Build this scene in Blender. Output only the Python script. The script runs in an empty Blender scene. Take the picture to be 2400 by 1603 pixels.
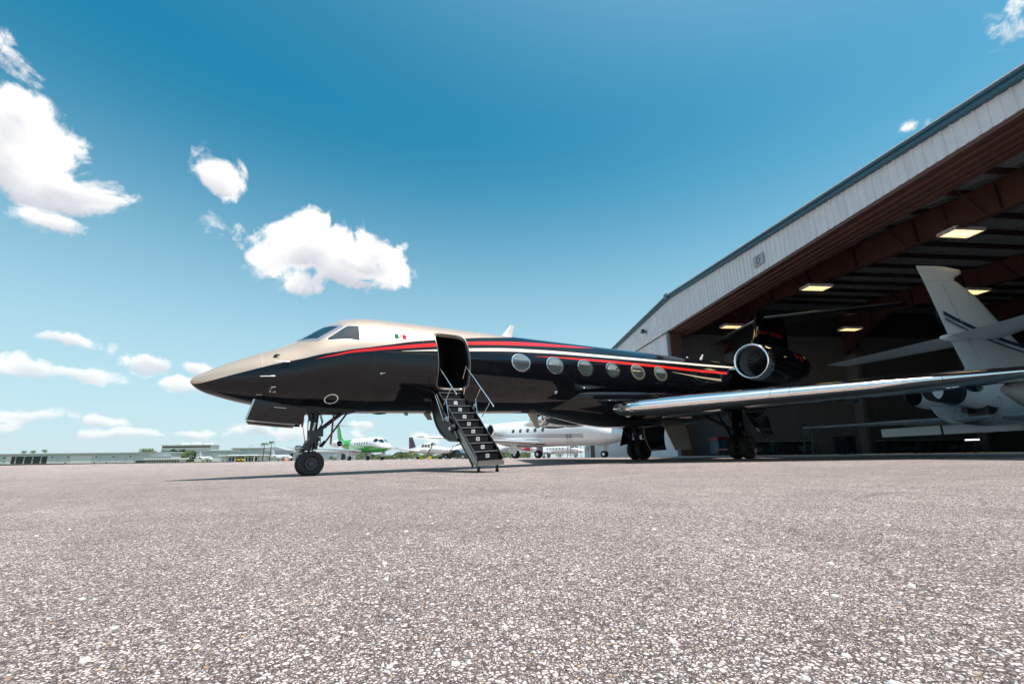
import bpy, bmesh, math, random
from mathutils import Vector, Matrix
random.seed(7)
SC = bpy.context.scene
COL = SC.collection
rad = math.radians

# ------------------------------------------------------------------ camera
CAM_Z = 0.377
cd = bpy.data.cameras.new('camera'); cam = bpy.data.objects.new('camera', cd); COL.objects.link(cam)
cd.sensor_fit = 'HORIZONTAL'; cd.sensor_width = 36.0; cd.lens = 16.005
cd.clip_start = 0.05; cd.clip_end = 6000
CR = Vector((0.99993039, 0.0029074, -0.01143537)); CU = Vector((0.01179918, -0.2463901, 0.96909891)); CF = Vector((0.0, 0.96916638, 0.24640725))
cam.matrix_world = Matrix(((CR.x, CU.x, -CF.x, 0), (CR.y, CU.y, -CF.y, 0), (CR.z, CU.z, -CF.z, CAM_Z), (0, 0, 0, 1)))
SC.camera = cam

# ------------------------------------------------------------------ sun, exposure
SUN_AZ, SUN_EL = 122.0, 73.0          # azimuth clockwise from +Y (the viewing direction)
sun_dir = Vector((math.sin(rad(SUN_AZ))*math.cos(rad(SUN_EL)), math.cos(rad(SUN_AZ))*math.cos(rad(SUN_EL)), math.sin(rad(SUN_EL))))
sd = bpy.data.lights.new('sun', 'SUN'); sd.energy = 5.0; sd.angle = rad(0.53); sd.color = (1.0, 0.955, 0.90)
sun = bpy.data.objects.new('sun', sd); COL.objects.link(sun); sun.rotation_euler = sun_dir.to_track_quat('Z', 'Y').to_euler()
SC.view_settings.view_transform = 'Standard'; SC.view_settings.look = 'None'
SC.view_settings.exposure = 0.32; SC.view_settings.gamma = 1.0; SC.view_settings.use_curve_mapping = False

# ------------------------------------------------------------------ world: Nishita sky with cumulus clouds at infinity
world = bpy.data.worlds.new('World'); SC.world = world; world.use_nodes = True
def build_world():
    nt = world.node_tree; N = nt.nodes; L = nt.links; N.clear()
    def nd(t, **k):
        x = N.new(t)
        for a, b in k.items(): setattr(x, a, b)
        return x
    def put(s, v):
        if isinstance(v, (int, float, tuple, list)): s.default_value = v
        else: L.new(v, s)
    def mth(op, a, b=None, c=None, clamp=False):
        x = nd('ShaderNodeMath', operation=op, use_clamp=clamp); put(x.inputs[0], a)
        if b is not None: put(x.inputs[1], b)
        if c is not None: put(x.inputs[2], c)
        return x.outputs[0]
    def vm(op, a, b=None, out=0):
        x = nd('ShaderNodeVectorMath', operation=op); put(x.inputs[0], a)
        if b is not None:
            if op == 'SCALE': put(x.inputs['Scale'], b)
            else: put(x.inputs[1], b)
        return x.outputs['Value'] if out else x.outputs[0]
    def mixc(f, a, b, mode='MIX'):
        x = nd('ShaderNodeMix', data_type='RGBA', blend_type=mode); put(x.inputs[0], f); put(x.inputs[6], a); put(x.inputs[7], b); return x.outputs[2]
    tc = nd('ShaderNodeTexCoord'); D = tc.outputs['Generated']
    sky = nd('ShaderNodeTexSky', sky_type='NISHITA', sun_disc=False, sun_elevation=rad(SUN_EL), sun_rotation=rad(SUN_AZ), altitude=0, air_density=1.0, dust_density=0.12, ozone_density=1.6)
    col = sky.outputs[0]
    hs = nd('ShaderNodeHueSaturation'); hs.inputs['Hue'].default_value = 0.46; hs.inputs['Saturation'].default_value = 1.44; hs.inputs['Value'].default_value = SKYV
    L.new(col, hs.inputs['Color']); col = hs.outputs[0]
    gm = nd('ShaderNodeGamma'); gm.inputs[1].default_value = SKYG; 
    sc1 = vm('SCALE', col, 0.1); L.new(sc1, gm.inputs[0]); col = vm('SCALE', gm.outputs[0], 10.0)
    sepd = nd('ShaderNodeSeparateXYZ'); L.new(D, sepd.inputs[0])
    hz = nd('ShaderNodeMapRange', interpolation_type='SMOOTHSTEP'); L.new(sepd.outputs[2], hz.inputs[0]); hz.inputs[1].default_value = -0.02; hz.inputs[2].default_value = .66; hz.inputs[3].default_value = .92; hz.inputs[4].default_value = 0.0
    col = mixc(hz.outputs[0], col, (4.6, 6.3, 7.0, 1))
    glow = mth('POWER', mth('MAXIMUM', vm('DOT_PRODUCT', D, tuple(sun_dir), 1), 0.0), 3.2)
    col = mixc(mth('MULTIPLY', glow, .40), col, (4.4, 7.6, 9.6, 1))
    aure = mth('POWER', mth('MAXIMUM', vm('DOT_PRODUCT', D, tuple(sun_dir), 1), 0.0), 8.0)
    col = mixc(mth('MULTIPLY', aure, .9), col, (10.5, 11.0, 11.2, 1))
    # clouds: (px, py, half width, half height, weight) measured on the picture, kept as directions in the sky
    CL = [(60,340,150,130,1.5),(150,425,165,80,1.3),(40,262,70,70,1.2),(150,515,62,30,.7),(245,448,65,32,.8),(28,100,55,60,.30),
          (510,428,72,40,.62),(500,438,50,26,.6),
          (768,602,245,72,1.4),(720,535,55,50,1),(895,588,88,52,1),(612,605,72,58,1),(830,650,125,36,.85),(700,655,80,32,.9),
          (165,797,92,24,.7),(345,850,76,32,.9),(70,868,95,30,.85),(210,878,52,28,.8),(478,866,46,20,.8),(428,901,48,19,.8),
          (70,975,130,24,.7),(20,995,60,22,.8),(245,984,48,13,.6),(300,1012,90,15,.6),(447,1011,44,16,.75),(640,1008,120,22,.62),(690,1000,60,20,.7),
          (855,1000,40,19,.8),(848,1020,50,14,.65),(990,1012,40,12,.4),(1025,1016,26,10,.4),
          (2352,30,36,44,.22),(2150,292,26,24,.25)]
    rng = random.Random(3); dirs = []
    for px, py, a, b, wgt in CL:
        d = (CR*((px-1200)/1067)-CU*((py-801.5)/1067)+CF); ln = d.length; d.normalize()
        cz = 1.0/(ln*ln)**.5; dirs.append((d, a/1067*cz*(.75+.25*cz), b/1067*cz, wgt))
    for i in range(12):                                  # the same fair-weather cumulus all round the rest of the sky
        az = rad(rng.uniform(65, 300)); el = rad(rng.choice([8, 12, 16, 22, 30, 40])+rng.uniform(-3, 3))
        d = Vector((math.sin(az)*math.cos(el), math.cos(az)*math.cos(el), math.sin(el))); s = rng.uniform(.09, .22)
        dirs.append((d, s, s*rng.uniform(.35, .5), rng.uniform(.7, 1.05)))
    # warped noise
    n0 = nd('ShaderNodeTexNoise'); n0.inputs['Scale'].default_value = 6.0; n0.inputs['Detail'].default_value = 3; L.new(D, n0.inputs['Vector'])
    wv = vm('SCALE', vm('SUBTRACT', n0.outputs['Color'], (.5, .5, .5)), 0.10); DW = vm('ADD', D, wv)
    def fbm(v, sc, det, ro):
        x = nd('ShaderNodeTexNoise'); x.inputs['Scale'].default_value = sc; x.inputs['Detail'].default_value = det; x.inputs['Roughness'].default_value = ro; L.new(v, x.inputs['Vector']); return x.outputs['Fac']
    def puff(v, sc, ft='F1'):
        x = nd('ShaderNodeTexVoronoi', feature=ft); x.inputs['Scale'].default_value = sc; L.new(v, x.inputs['Vector']); return x.outputs['Distance']
    f1 = fbm(DW, 9.0, 9, .58); f3 = fbm(DW, 38.0, 6, .66)
    p1 = puff(DW, 17.0, 'SMOOTH_F1'); p2 = puff(DW, 40.0)
    bil = mth('ADD', mth('MULTIPLY', mth('SUBTRACT', .42, p1), .95), mth('MULTIPLY', mth('SUBTRACT', .42, p2), .42))
    best = None; sw = None; swd = None
    for d, a, b, wgt in dirs:
        er = Vector((d.y, -d.x, 0)).normalized(); eu = er.cross(d).normalized()
        if eu.z < 0: eu = -eu
        dx = vm('DOT_PRODUCT', DW, tuple(er/a), 1); dy0 = vm('DOT_PRODUCT', DW, tuple(eu/b), 1)
        off = d.dot(eu)/b
        q = mth('ADD', mth('MULTIPLY', dx, dx), mth('MULTIPLY', dy0, dy0))
        m = mth('MULTIPLY', mth('SUBTRACT', 1.0, mth('SQRT', q)), wgt)
        mp = mth('MAXIMUM', m, 0.0)
        best = m if best is None else mth('MAXIMUM', best, m)
        sw = mp if sw is None else mth('ADD', sw, mp)
        wd = mth('MULTIPLY', mp, dy0); swd = wd if swd is None else mth('ADD', swd, wd)
    edge = mth('ADD', mth('ADD', mth('MULTIPLY', mth('SUBTRACT', f1, .5), 1.9), bil), mth('MULTIPLY', mth('SUBTRACT', f3, .5), 1.7))
    den = mth('ADD', mth('MULTIPLY', mth('MAXIMUM', best, -1.0), 1.7), edge)
    mr = nd('ShaderNodeMapRange', interpolation_type='SMOOTHSTEP'); L.new(den, mr.inputs[0]); mr.inputs[1].default_value = 0.02; mr.inputs[2].default_value = 0.66
    gate = nd('ShaderNodeMapRange', interpolation_type='SMOOTHSTEP'); L.new(best, gate.inputs[0]); gate.inputs[1].default_value = -0.45; gate.inputs[2].default_value = 0.05
    cov = mth('MULTIPLY', mr.outputs[0], gate.outputs[0])
    vert = mth('DIVIDE', swd, mth('ADD', sw, 0.02))       # -1 underside .. +1 top of the cloud
    lit = mth('ADD', mth('MULTIPLY', vert, 1.0), mth('MULTIPLY', mth('SUBTRACT', .40, p1), 1.1)); lit = mth('ADD', lit, mth('SUBTRACT', 1.02, mth('MULTIPLY', den, .22)))
    ml = nd('ShaderNodeMapRange', interpolation_type='SMOOTHSTEP'); L.new(lit, ml.inputs[0]); ml.inputs[1].default_value = -.1; ml.inputs[2].default_value = 1.05
    ccol = mixc(ml.outputs[0], (5.0, 5.25, 5.8, 1), (9.0, 8.9, 8.8, 1))
    # distant clouds sit behind more air
    sep = nd('ShaderNodeSeparateXYZ'); L.new(D, sep.inputs[0])
    air = nd('ShaderNodeMapRange'); L.new(sep.outputs[2], air.inputs[0]); air.inputs[1].default_value = 0.03; air.inputs[2].default_value = .28; air.inputs[3].default_value = .62; air.inputs[4].default_value = 1.0
    fin = mixc(mth('MULTIPLY', cov, air.outputs[0]), col, ccol)
    bg = nd('ShaderNodeBackground'); bg.inputs[1].default_value = 0.1; L.new(fin, bg.inputs[0])
    out = nd('ShaderNodeOutputWorld'); L.new(bg.outputs[0], out.inputs[0])
SKYV, SKYG = 1.2, 1.10
world.cycles.sampling_method = 'MANUAL'; world.cycles.sample_map_resolution = 256
build_world()
# ------------------------------------------------------------------ helpers
def gz(x, y):
    s = 0.809*x+0.588*y                       # the apron climbs gently towards the hangar
    s = max(-14.0, min(26.0, s)); 
    if s > 18: s = 18+(s-18)*(1-(s-18)/16)
    if s < -6: s = -6+(s+6)*(1+(s+6)/16)
    return 0.0145*s
PITCH = rad(14.265)
def at(px, Y): return (px-1200)*Y*math.cos(PITCH)/1067.0
def tag(o, label=None, cat=None, group=None, kind=None):
    if label: o['label'] = label
    if cat: o['category'] = cat
    if group: o['group'] = group
    if kind: o['kind'] = kind
    return o
def empty(name, loc=(0, 0, 0), rz=0.0, label=None, cat=None, group=None):
    o = bpy.data.objects.new(name, None); COL.objects.link(o); o.location = loc; o.rotation_euler = (0, 0, rz); o.empty_display_size = .2
    return tag(o, label, cat, group)
def link(name, me, mat, parent=None):
    o = bpy.data.objects.new(name, me); COL.objects.link(o)
    if parent is not None: o.parent = parent
    if mat is not None and len(me.materials) == 0:
        for m in (mat if isinstance(mat, (list, tuple)) else [mat]): me.materials.append(m)
    return o
def copy_tree(o, parent=None):
    c = o.copy(); COL.objects.link(c)
    if parent is not None: c.parent = parent
    for ch in o.children: copy_tree(ch, c)
    return c
class MB:
    def __init__(s): s.v = []; s.f = []; s.mi = []; s.cur = 0
    def face(s, idx): s.f.append(tuple(idx)); s.mi.append(s.cur)
    def add(s, vs, fs):
        b = len(s.v); s.v += [tuple(p) for p in vs]
        for f in fs: s.face([b+i for i in f])
        return s
    def box(s, c, d, rot=None):
        x, y, z = d[0]/2, d[1]/2, d[2]/2
        vs = [Vector((a*x, b*y, e*z)) for a in (-1, 1) for b in (-1, 1) for e in (-1, 1)]
        if rot is not None: vs = [rot @ p for p in vs]
        c = Vector(c); vs = [p+c for p in vs]
        return s.add(vs, [(0, 1, 3, 2), (4, 6, 7, 5), (0, 4, 5, 1), (2, 3, 7, 6), (0, 2, 6, 4), (1, 5, 7, 3)])
    def mm(s, lo, hi): return s.box([(a+b)/2 for a, b in zip(lo, hi)], [abs(b-a) for a, b in zip(lo, hi)])
    def hexa(s, q):       # 8 corners: bottom 4 ring, top 4 ring
        return s.add(q, [(3, 2, 1, 0), (4, 5, 6, 7), (0, 1, 5, 4), (1, 2, 6, 5), (2, 3, 7, 6), (3, 0, 4, 7)])
    def quad(s, a, b, c, d): return s.add([a, b, c, d], [(0, 1, 2, 3)])
    def loft(s, rings, closed=True, cap=True):
        b = len(s.v); n = len(rings[0])
        for r in rings: s.v += [tuple(p) for p in r]
        for i in range(len(rings)-1):
            for j in range(n if closed else n-1):
                k = (j+1) % n; s.face((b+i*n+j, b+i*n+k, b+(i+1)*n+k, b+(i+1)*n+j))
        if cap and closed:
            s.face([b+j for j in reversed(range(n))]); s.face([b+(len(rings)-1)*n+j for j in range(n)])
        return s
    def rod(s, a, b, r, n=10, r2=None, cap=True):
        a = Vector(a); b = Vector(b); d = (b-a).normalized(); p = d.orthogonal().normalized(); q = d.cross(p)
        if r2 is None: r2 = r
        ring = lambda c, rr: [c+(p*math.cos(2*math.pi*i/n)+q*math.sin(2*math.pi*i/n))*rr for i in range(n)]
        return s.loft([ring(a, r), ring(b, r2)], cap=cap)
    def bar(s, a, b, w, h, up=(0, 0, 1)):
        a = Vector(a); b = Vector(b); d = (b-a).normalized(); sd_ = d.cross(Vector(up)); 
        if sd_.length < 1e-4: sd_ = d.orthogonal()
        sd_.normalize(); u_ = sd_.cross(d)
        r = lambda c: [c-sd_*w/2-u_*h/2, c+sd_*w/2-u_*h/2, c+sd_*w/2+u_*h/2, c-sd_*w/2+u_*h/2]
        return s.loft([r(a), r(b)])
    def tube(s, pts, r, n=8):
        pts = [Vector(p) for p in pts]; rings = []; prev = None
        for i, c in enumerate(pts):
            d = (pts[min(i+1, len(pts)-1)]-pts[max(i-1, 0)]).normalized()
            p = d.orthogonal().normalized() if prev is None else (prev-d*prev.dot(d)).normalized()
            prev = p; q = d.cross(p); rr = r[i] if isinstance(r, (list, tuple)) else r
            rings.append([c+(p*math.cos(2*math.pi*k/n)+q*math.sin(2*math.pi*k/n))*rr for k in range(n)])
        return s.loft(rings)
    def lathe(s, prof, c, axis=(1, 0, 0), n=28):  # prof: (along, radius)
        ax = Vector(axis).normalized(); p = ax.orthogonal().normalized(); q = ax.cross(p); c = Vector(c)
        rings = [[c+ax*a+(p*math.cos(2*math.pi*k/n)+q*math.sin(2*math.pi*k/n))*max(r, 1e-4) for k in range(n)] for a, r in prof]
        return s.loft(rings, cap=False)
    def ball(s, c, r, n=10, m=6, sc=(1, 1, 1)):
        rings = []
        for i in range(m+1):
            t = math.pi*i/m; rings.append([(c[0]+sc[0]*r*max(math.sin(t), 1e-3)*math.cos(2*math.pi*k/n), c[1]+sc[1]*r*max(math.sin(t), 1e-3)*math.sin(2*math.pi*k/n), c[2]-sc[2]*r*math.cos(t)) for k in range(n)])
        return s.loft(rings, cap=False)
    def mesh(s, name, smooth=False, angle=None):
        me = bpy.data.meshes.new(name); me.from_pydata(s.v, [], s.f)
        if any(s.mi): me.polygons.foreach_set('material_index', s.mi)
        if smooth: me.shade_smooth()
        if angle is not None: me.shade_smooth(); me.set_sharp_from_angle(angle=rad(angle))
        me.update(); return me
    def build(s, name, mat, parent=None, smooth=False, angle=None): return link(name, s.mesh(name, smooth, angle), mat, parent)

# ------------------------------------------------------------------ materials
MATS = {}
def mat(name, col, rough=.5, metal=0.0, coat=0.0, emis=None, es=0.0, spec=.5, noise=None, bump=None, stretch=None):
    """principled material; noise=(scale, amount) breaks the colour up, bump=(scale, strength) gives fine relief"""
    if name in MATS: return MATS[name]
    m = bpy.data.materials.new(name); m.use_nodes = True; nt = m.node_tree; b = nt.nodes['Principled BSDF']
    b.inputs['Base Color'].default_value = (*col, 1); b.inputs['Roughness'].default_value = rough; b.inputs['Metallic'].default_value = metal
    b.inputs['Coat Weight'].default_value = coat; b.inputs['Coat Roughness'].default_value = .03; b.inputs['Specular IOR Level'].default_value = spec
    if emis: b.inputs['Emission Color'].default_value = (*emis, 1); b.inputs['Emission Strength'].default_value = es
    if noise or bump:
        tc = nt.nodes.new('ShaderNodeTexCoord')
    if noise:
        n = nt.nodes.new('ShaderNodeTexNoise'); n.inputs['Scale'].default_value = noise[0]; n.inputs['Detail'].default_value = 6; n.inputs['Roughness'].default_value = .65
        if stretch:
            mp = nt.nodes.new('ShaderNodeMapping'); mp.inputs['Scale'].default_value = stretch; nt.links.new(tc.outputs['Object'], mp.inputs[0]); nt.links.new(mp.outputs[0], n.inputs['Vector'])
        else: nt.links.new(tc.outputs['Object'], n.inputs['Vector'])
        mr = nt.nodes.new('ShaderNodeMapRange'); mr.inputs[1].default_value = .25; mr.inputs[2].default_value = .75; mr.inputs[3].default_value = 1-noise[1]; mr.inputs[4].default_value = 1+noise[1]
        nt.links.new(n.outputs['Fac'], mr.inputs[0])
        vm = nt.nodes.new('ShaderNodeVectorMath'); vm.operation = 'SCALE'; vm.inputs[0].default_value = col; nt.links.new(mr.outputs[0], vm.inputs['Scale'])
        nt.links.new(vm.outputs[0], b.inputs['Base Color'])
        mr2 = nt.nodes.new('ShaderNodeMapRange'); mr2.inputs[3].default_value = max(rough-.08, 0.02); mr2.inputs[4].default_value = min(rough+.1, 1); nt.links.new(n.outputs['Fac'], mr2.inputs[0]); nt.links.new(mr2.outputs[0], b.inputs['Roughness'])
    if bump:
        n = nt.nodes.new('ShaderNodeTexNoise'); n.inputs['Scale'].default_value = bump[0]; n.inputs['Detail'].default_value = 4; nt.links.new(tc.outputs['Object'], n.inputs['Vector'])
        bp = nt.nodes.new('ShaderNodeBump'); bp.inputs['Strength'].default_value = bump[1]; bp.inputs['Distance'].default_value = .01; nt.links.new(n.outputs['Fac'], bp.inputs['Height']); nt.links.new(bp.outputs[0], b.inputs['Normal'])
    MATS[name] = m; return m
BLACK = mat('black_paint', (.005, .005, .007), .025, 0, .05)
WHITEP = mat('white_paint', (.78, .78, .78), .22, 0, .5)
GREYP = mat('grey_paint', (.42, .44, .46), .3, 0, .3)
CHROME = mat('polished_metal', (.93, .92, .91), .065, 1.0)
STEEL = mat('steel', (.55, .56, .58), .28, 1.0)
DSTEEL = mat('dark_steel', (.05, .05, .055), .38, .6)
RUBBER = mat('rubber', (.022, .021, .021), .78, noise=(30, .25), bump=(60, .25))
GLASS = mat('dark_glass', (.012, .02, .024), .03, 0, 1.0, spec=.8)
CABGLASS = mat('cabin_glass', (.055, .068, .07), .04, 0, 1.0, spec=1.0, noise=(3.1, .5))
CABGLASS.node_tree.nodes['Principled BSDF'].inputs['Coat IOR'].default_value = 2.1
GOLD = mat('champagne_paint', (.60, .44, .32), .28, .55, .4)
CREAM = mat('cream_paint', (.78, .68, .56), .25, 0, .5)
RED = mat('red_paint', (.72, .02, .03), .25, 0, .5)
REDTAG = mat('red_fabric', (.42, .02, .025), .7)
BEIGE = mat('gear_door_inner_paint', (.36, .33, .28), .5, noise=(5, .12))
DARKIN = mat('dark_interior', (.012, .012, .013), .6)
CARPET = mat('black_tread', (.008, .008, .009), .8, spec=.2, bump=(220, .3))
WHITEM = mat('white_marking', (.85, .85, .83), .4)
YELLOW = mat('yellow_plastic', (.75, .5, .03), .5)
ORANGE = mat('orange_plastic', (.8, .14, .03), .5)
NAVY = mat('navy_paint', (.012, .03, .06), .2, 0, .4)
# ------------------------------------------------------------------ ground
def asphalt_mat():
    m = bpy.data.materials.new('aggregate_asphalt'); m.use_nodes = True; nt = m.node_tree; N = nt.nodes; L = nt.links; b = N['Principled BSDF']
    tc = N.new('ShaderNodeTexCoord'); co = tc.outputs['Object']
    def vor(sc, feat='F1'):
        v = N.new('ShaderNodeTexVoronoi'); v.feature = feat; v.inputs['Scale'].default_value = sc; L.new(wv, v.inputs['Vector']); return v
    def noi(sc, det=5, ro=.6):
        n = N.new('ShaderNodeTexNoise'); n.inputs['Scale'].default_value = sc; n.inputs['Detail'].default_value = det; n.inputs['Roughness'].default_value = ro; L.new(co, n.inputs['Vector']); return n.outputs['Fac']
    def mr(x, a, b_, c, d, sm=False):
        r = N.new('ShaderNodeMapRange'); r.interpolation_type = 'SMOOTHSTEP' if sm else 'LINEAR'; L.new(x, r.inputs[0])
        for i, v in enumerate((a, b_, c, d)): r.inputs[i+1].default_value = v
        return r.outputs[0]
    def mx(f, a, b_, mode='MIX'):
        x = N.new('ShaderNodeMix'); x.data_type = 'RGBA'; x.blend_type = mode
        for s, v in ((x.inputs[0], f), (x.inputs[6], a), (x.inputs[7], b_)):
            if isinstance(v, (int, float, tuple)): s.default_value = v
            else: L.new(v, s)
        return x.outputs[2]
    def mt(op, a, b_):
        x = N.new('ShaderNodeMath'); x.operation = op
        for s, v in ((x.inputs[0], a), (x.inputs[1], b_)):
            if isinstance(v, (int, float)): s.default_value = v
            else: L.new(v, s)
        return x.outputs[0]
    nz = N.new('ShaderNodeTexNoise'); nz.inputs['Scale'].default_value = 90; nz.inputs['Detail'].default_value = 2; L.new(co, nz.inputs['Vector'])
    sc_ = N.new('ShaderNodeVectorMath'); sc_.operation = 'SCALE'; sc_.inputs['Scale'].default_value = .008; L.new(nz.outputs['Color'], sc_.inputs[0])
    ad = N.new('ShaderNodeVectorMath'); L.new(co, ad.inputs[0]); L.new(sc_.outputs[0], ad.inputs[1]); wv = ad.outputs[0]
    def stones(scale, gap):
        v = vor(scale); e = vor(scale, 'DISTANCE_TO_EDGE')
        sp = N.new('ShaderNodeSeparateColor'); L.new(v.outputs['Color'], sp.inputs[0])
        cr = N.new('ShaderNodeValToRGB'); el = cr.color_ramp; el.interpolation = 'LINEAR'
        for i, (p, c) in enumerate([(0, (.06, .052, .05)), (.18, (.18, .155, .148)), (.36, (.40, .36, .345)), (.55, (.54, .495, .475)), (.82, (.60, .56, .54)), (1, (.70, .675, .655))]):
            q = el.elements[i] if i < 2 else el.elements.new(p); q.position = p; q.color = (*c, 1)
        L.new(sp.outputs[0], cr.inputs[0])
        tan = mr(sp.outputs[1], .965, .985, 0, .6)
        c = mx(tan, cr.outputs[0], (.42, .27, .13, 1))
        edge = mr(e.outputs['Distance'], 0.0, gap, 0, 1, True)
        return c, edge
    c1, e1 = stones(86, .26); c2, e2 = stones(180, .26)
    sel = mr(noi(38, 2), .46, .54, 0, 1)
    c = mx(sel, c1, c2); e = N.new('ShaderNodeMix'); L.new(sel, e.inputs[0]); L.new(e1, e.inputs[2]); L.new(e2, e.inputs[3]); e = e.outputs[0]
    c = mx(e, (.045, .04, .04, 1), c)
    big = mt('ADD', mt('MULTIPLY', mr(noi(.22, 6, .6), .3, .7, .86, 1.10), mr(noi(1.7, 6, .7), .3, .7, .82, 1.14)), 0.0)
    sx = N.new('ShaderNodeVectorMath'); sx.operation = 'SCALE'; L.new(c, sx.inputs[0]); L.new(big, sx.inputs['Scale'])
    tint = mx(1.0, sx.outputs[0], (1.46, 1.285, 1.235, 1), 'MULTIPLY')
    stain = mr(noi(.9, 4, .7), .68, .80, 0, .22, True)
    mp = N.new('ShaderNodeMapping'); mp.inputs['Scale'].default_value = (.10, .55, 1); mp.inputs['Rotation'].default_value = (0, 0, rad(-8)); L.new(co, mp.inputs[0])
    n5 = N.new('ShaderNodeTexNoise'); n5.inputs['Scale'].default_value = 1.0; n5.inputs['Detail'].default_value = 5; L.new(mp.outputs[0], n5.inputs['Vector'])
    streak = mr(n5.outputs['Fac'], .42, .72, 0, .34, True); tint = mx(streak, tint, (.20, .17, .16, 1))
    wc = N.new('ShaderNodeTexNoise'); wc.inputs['Scale'].default_value = .7; wc.inputs['Detail'].default_value = 4; L.new(co, wc.inputs['Vector'])
    w2 = N.new('ShaderNodeVectorMath'); w2.operation = 'SCALE'; w2.inputs['Scale'].default_value = 1.6; L.new(wc.outputs['Color'], w2.inputs[0]); w3 = N.new('ShaderNodeVectorMath'); L.new(co, w3.inputs[0]); L.new(w2.outputs[0], w3.inputs[1])
    ck = N.new('ShaderNodeTexVoronoi'); ck.feature = 'DISTANCE_TO_EDGE'; ck.inputs['Scale'].default_value = .13; L.new(w3.outputs[0], ck.inputs['Vector'])
    tint = mx(mr(ck.outputs['Distance'], .0, .0018, .5, 0), tint, (.05, .045, .045, 1))
    fin = mx(stain, tint, (.16, .14, .13, 1))
    L.new(fin, b.inputs['Base Color']); b.inputs['Roughness'].default_value = .82; b.inputs['Specular IOR Level'].default_value = .35
    bp = N.new('ShaderNodeBump'); bp.inputs['Strength'].default_value = .9; bp.inputs['Distance'].default_value = .004
    hgt = mt('ADD', e, mt('MULTIPLY', noi(260, 2), .5)); L.new(hgt, bp.inputs['Height']); L.new(bp.outputs[0], b.inputs['Normal'])
    return m
def make_ground():
    g = [-4000, -1500, -600, -300, -150, -90, -60]+list(range(-44, 46, 2))+[60, 90, 150, 300, 600, 1500, 4000]
    m = MB(); n = len(g)
    for y in g:
        for x in g: m.v.append((x, y, gz(x, y)))
    for j in range(n-1):
        for i in range(n-1): m.face((j*n+i, j*n+i+1, (j+1)*n+i+1, (j+1)*n+i))
    tag(m.build('apron_ground', asphalt_mat(), smooth=True), kind='structure')
    # loose aggregate standing proud of the worn surface close to the lens
    R = random.Random(11); pm = MB()
    for i in range(7000):
        d = .80+2.6*R.random()**1.6; a = rad(R.uniform(-52, 52)); x, y = d*math.sin(a)/math.cos(a)*.9, d
        sz = .0022+.0036*R.random()**2.0
        q = R.random()
        if q < .004: sz = R.uniform(.008, .014)
        pm.cur = 0 if q < .004 else R.choices([0, 1, 2, 3], [.30, .40, .08, .22])[0]
        k = 6; ph = R.random()*6.28; ex = R.uniform(.6, 1.0); rt = R.random()*3.14; z = gz(x, y); rj = [R.uniform(.8, 1.15) for _ in range(k)]
        hgt = sz*R.uniform(.30, .55)
        ring = lambda s_, h: [(x+(math.cos(rt)*math.cos(ph+6.283*j/k)*rj[j]-math.sin(rt)*ex*math.sin(ph+6.283*j/k)*rj[j])*sz*s_, y+(math.sin(rt)*math.cos(ph+6.283*j/k)*rj[j]+math.cos(rt)*ex*math.sin(ph+6.283*j/k)*rj[j])*sz*s_, z+h) for j in range(k)]
        b0 = len(pm.v); pm.v += ring(1.0, -.001)+ring(.92, hgt*.55)+ring(.55, hgt)
        for l in range(2):
            for j in range(k): pm.face((b0+l*k+j, b0+l*k+(j+1) % k, b0+(l+1)*k+(j+1) % k, b0+(l+1)*k+j))
        pm.face([b0+2*k+j for j in range(k)])
    ms = [mat('pebble_white', (.58, .55, .53), .8, noise=(120, .12)), mat('pebble_grey', (.42, .39, .38), .85, noise=(120, .2)), mat('pebble_tan', (.30, .21, .13), .85, noise=(120, .2)), mat('pebble_dark', (.13, .115, .11), .85, noise=(120, .2))]
    tag(pm.build('loose_aggregate', ms, smooth=True), 'pale loose stones worn proud of the asphalt in front of the lens', 'gravel', kind='stuff')
    # grass verge far behind the apron, with its dry edge
    gr = mat('dry_grass', (.16, .145, .055), .9, noise=(.5, .35)); m = MB()
    for (x0, y0, x1, y1, z) in [(-420, 128, 60, 900, .05), (60, 150, 420, 900, .05)]:
        m.quad((x0, y0, gz(x0, y0)*0+.30+z-.1), (x1, y0, .30+z-.1), (x1, y1, .3+z-.1), (x0, y1, .3+z-.1))
    tag(m.build('grass_field', gr), kind='structure')
make_ground()

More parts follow.
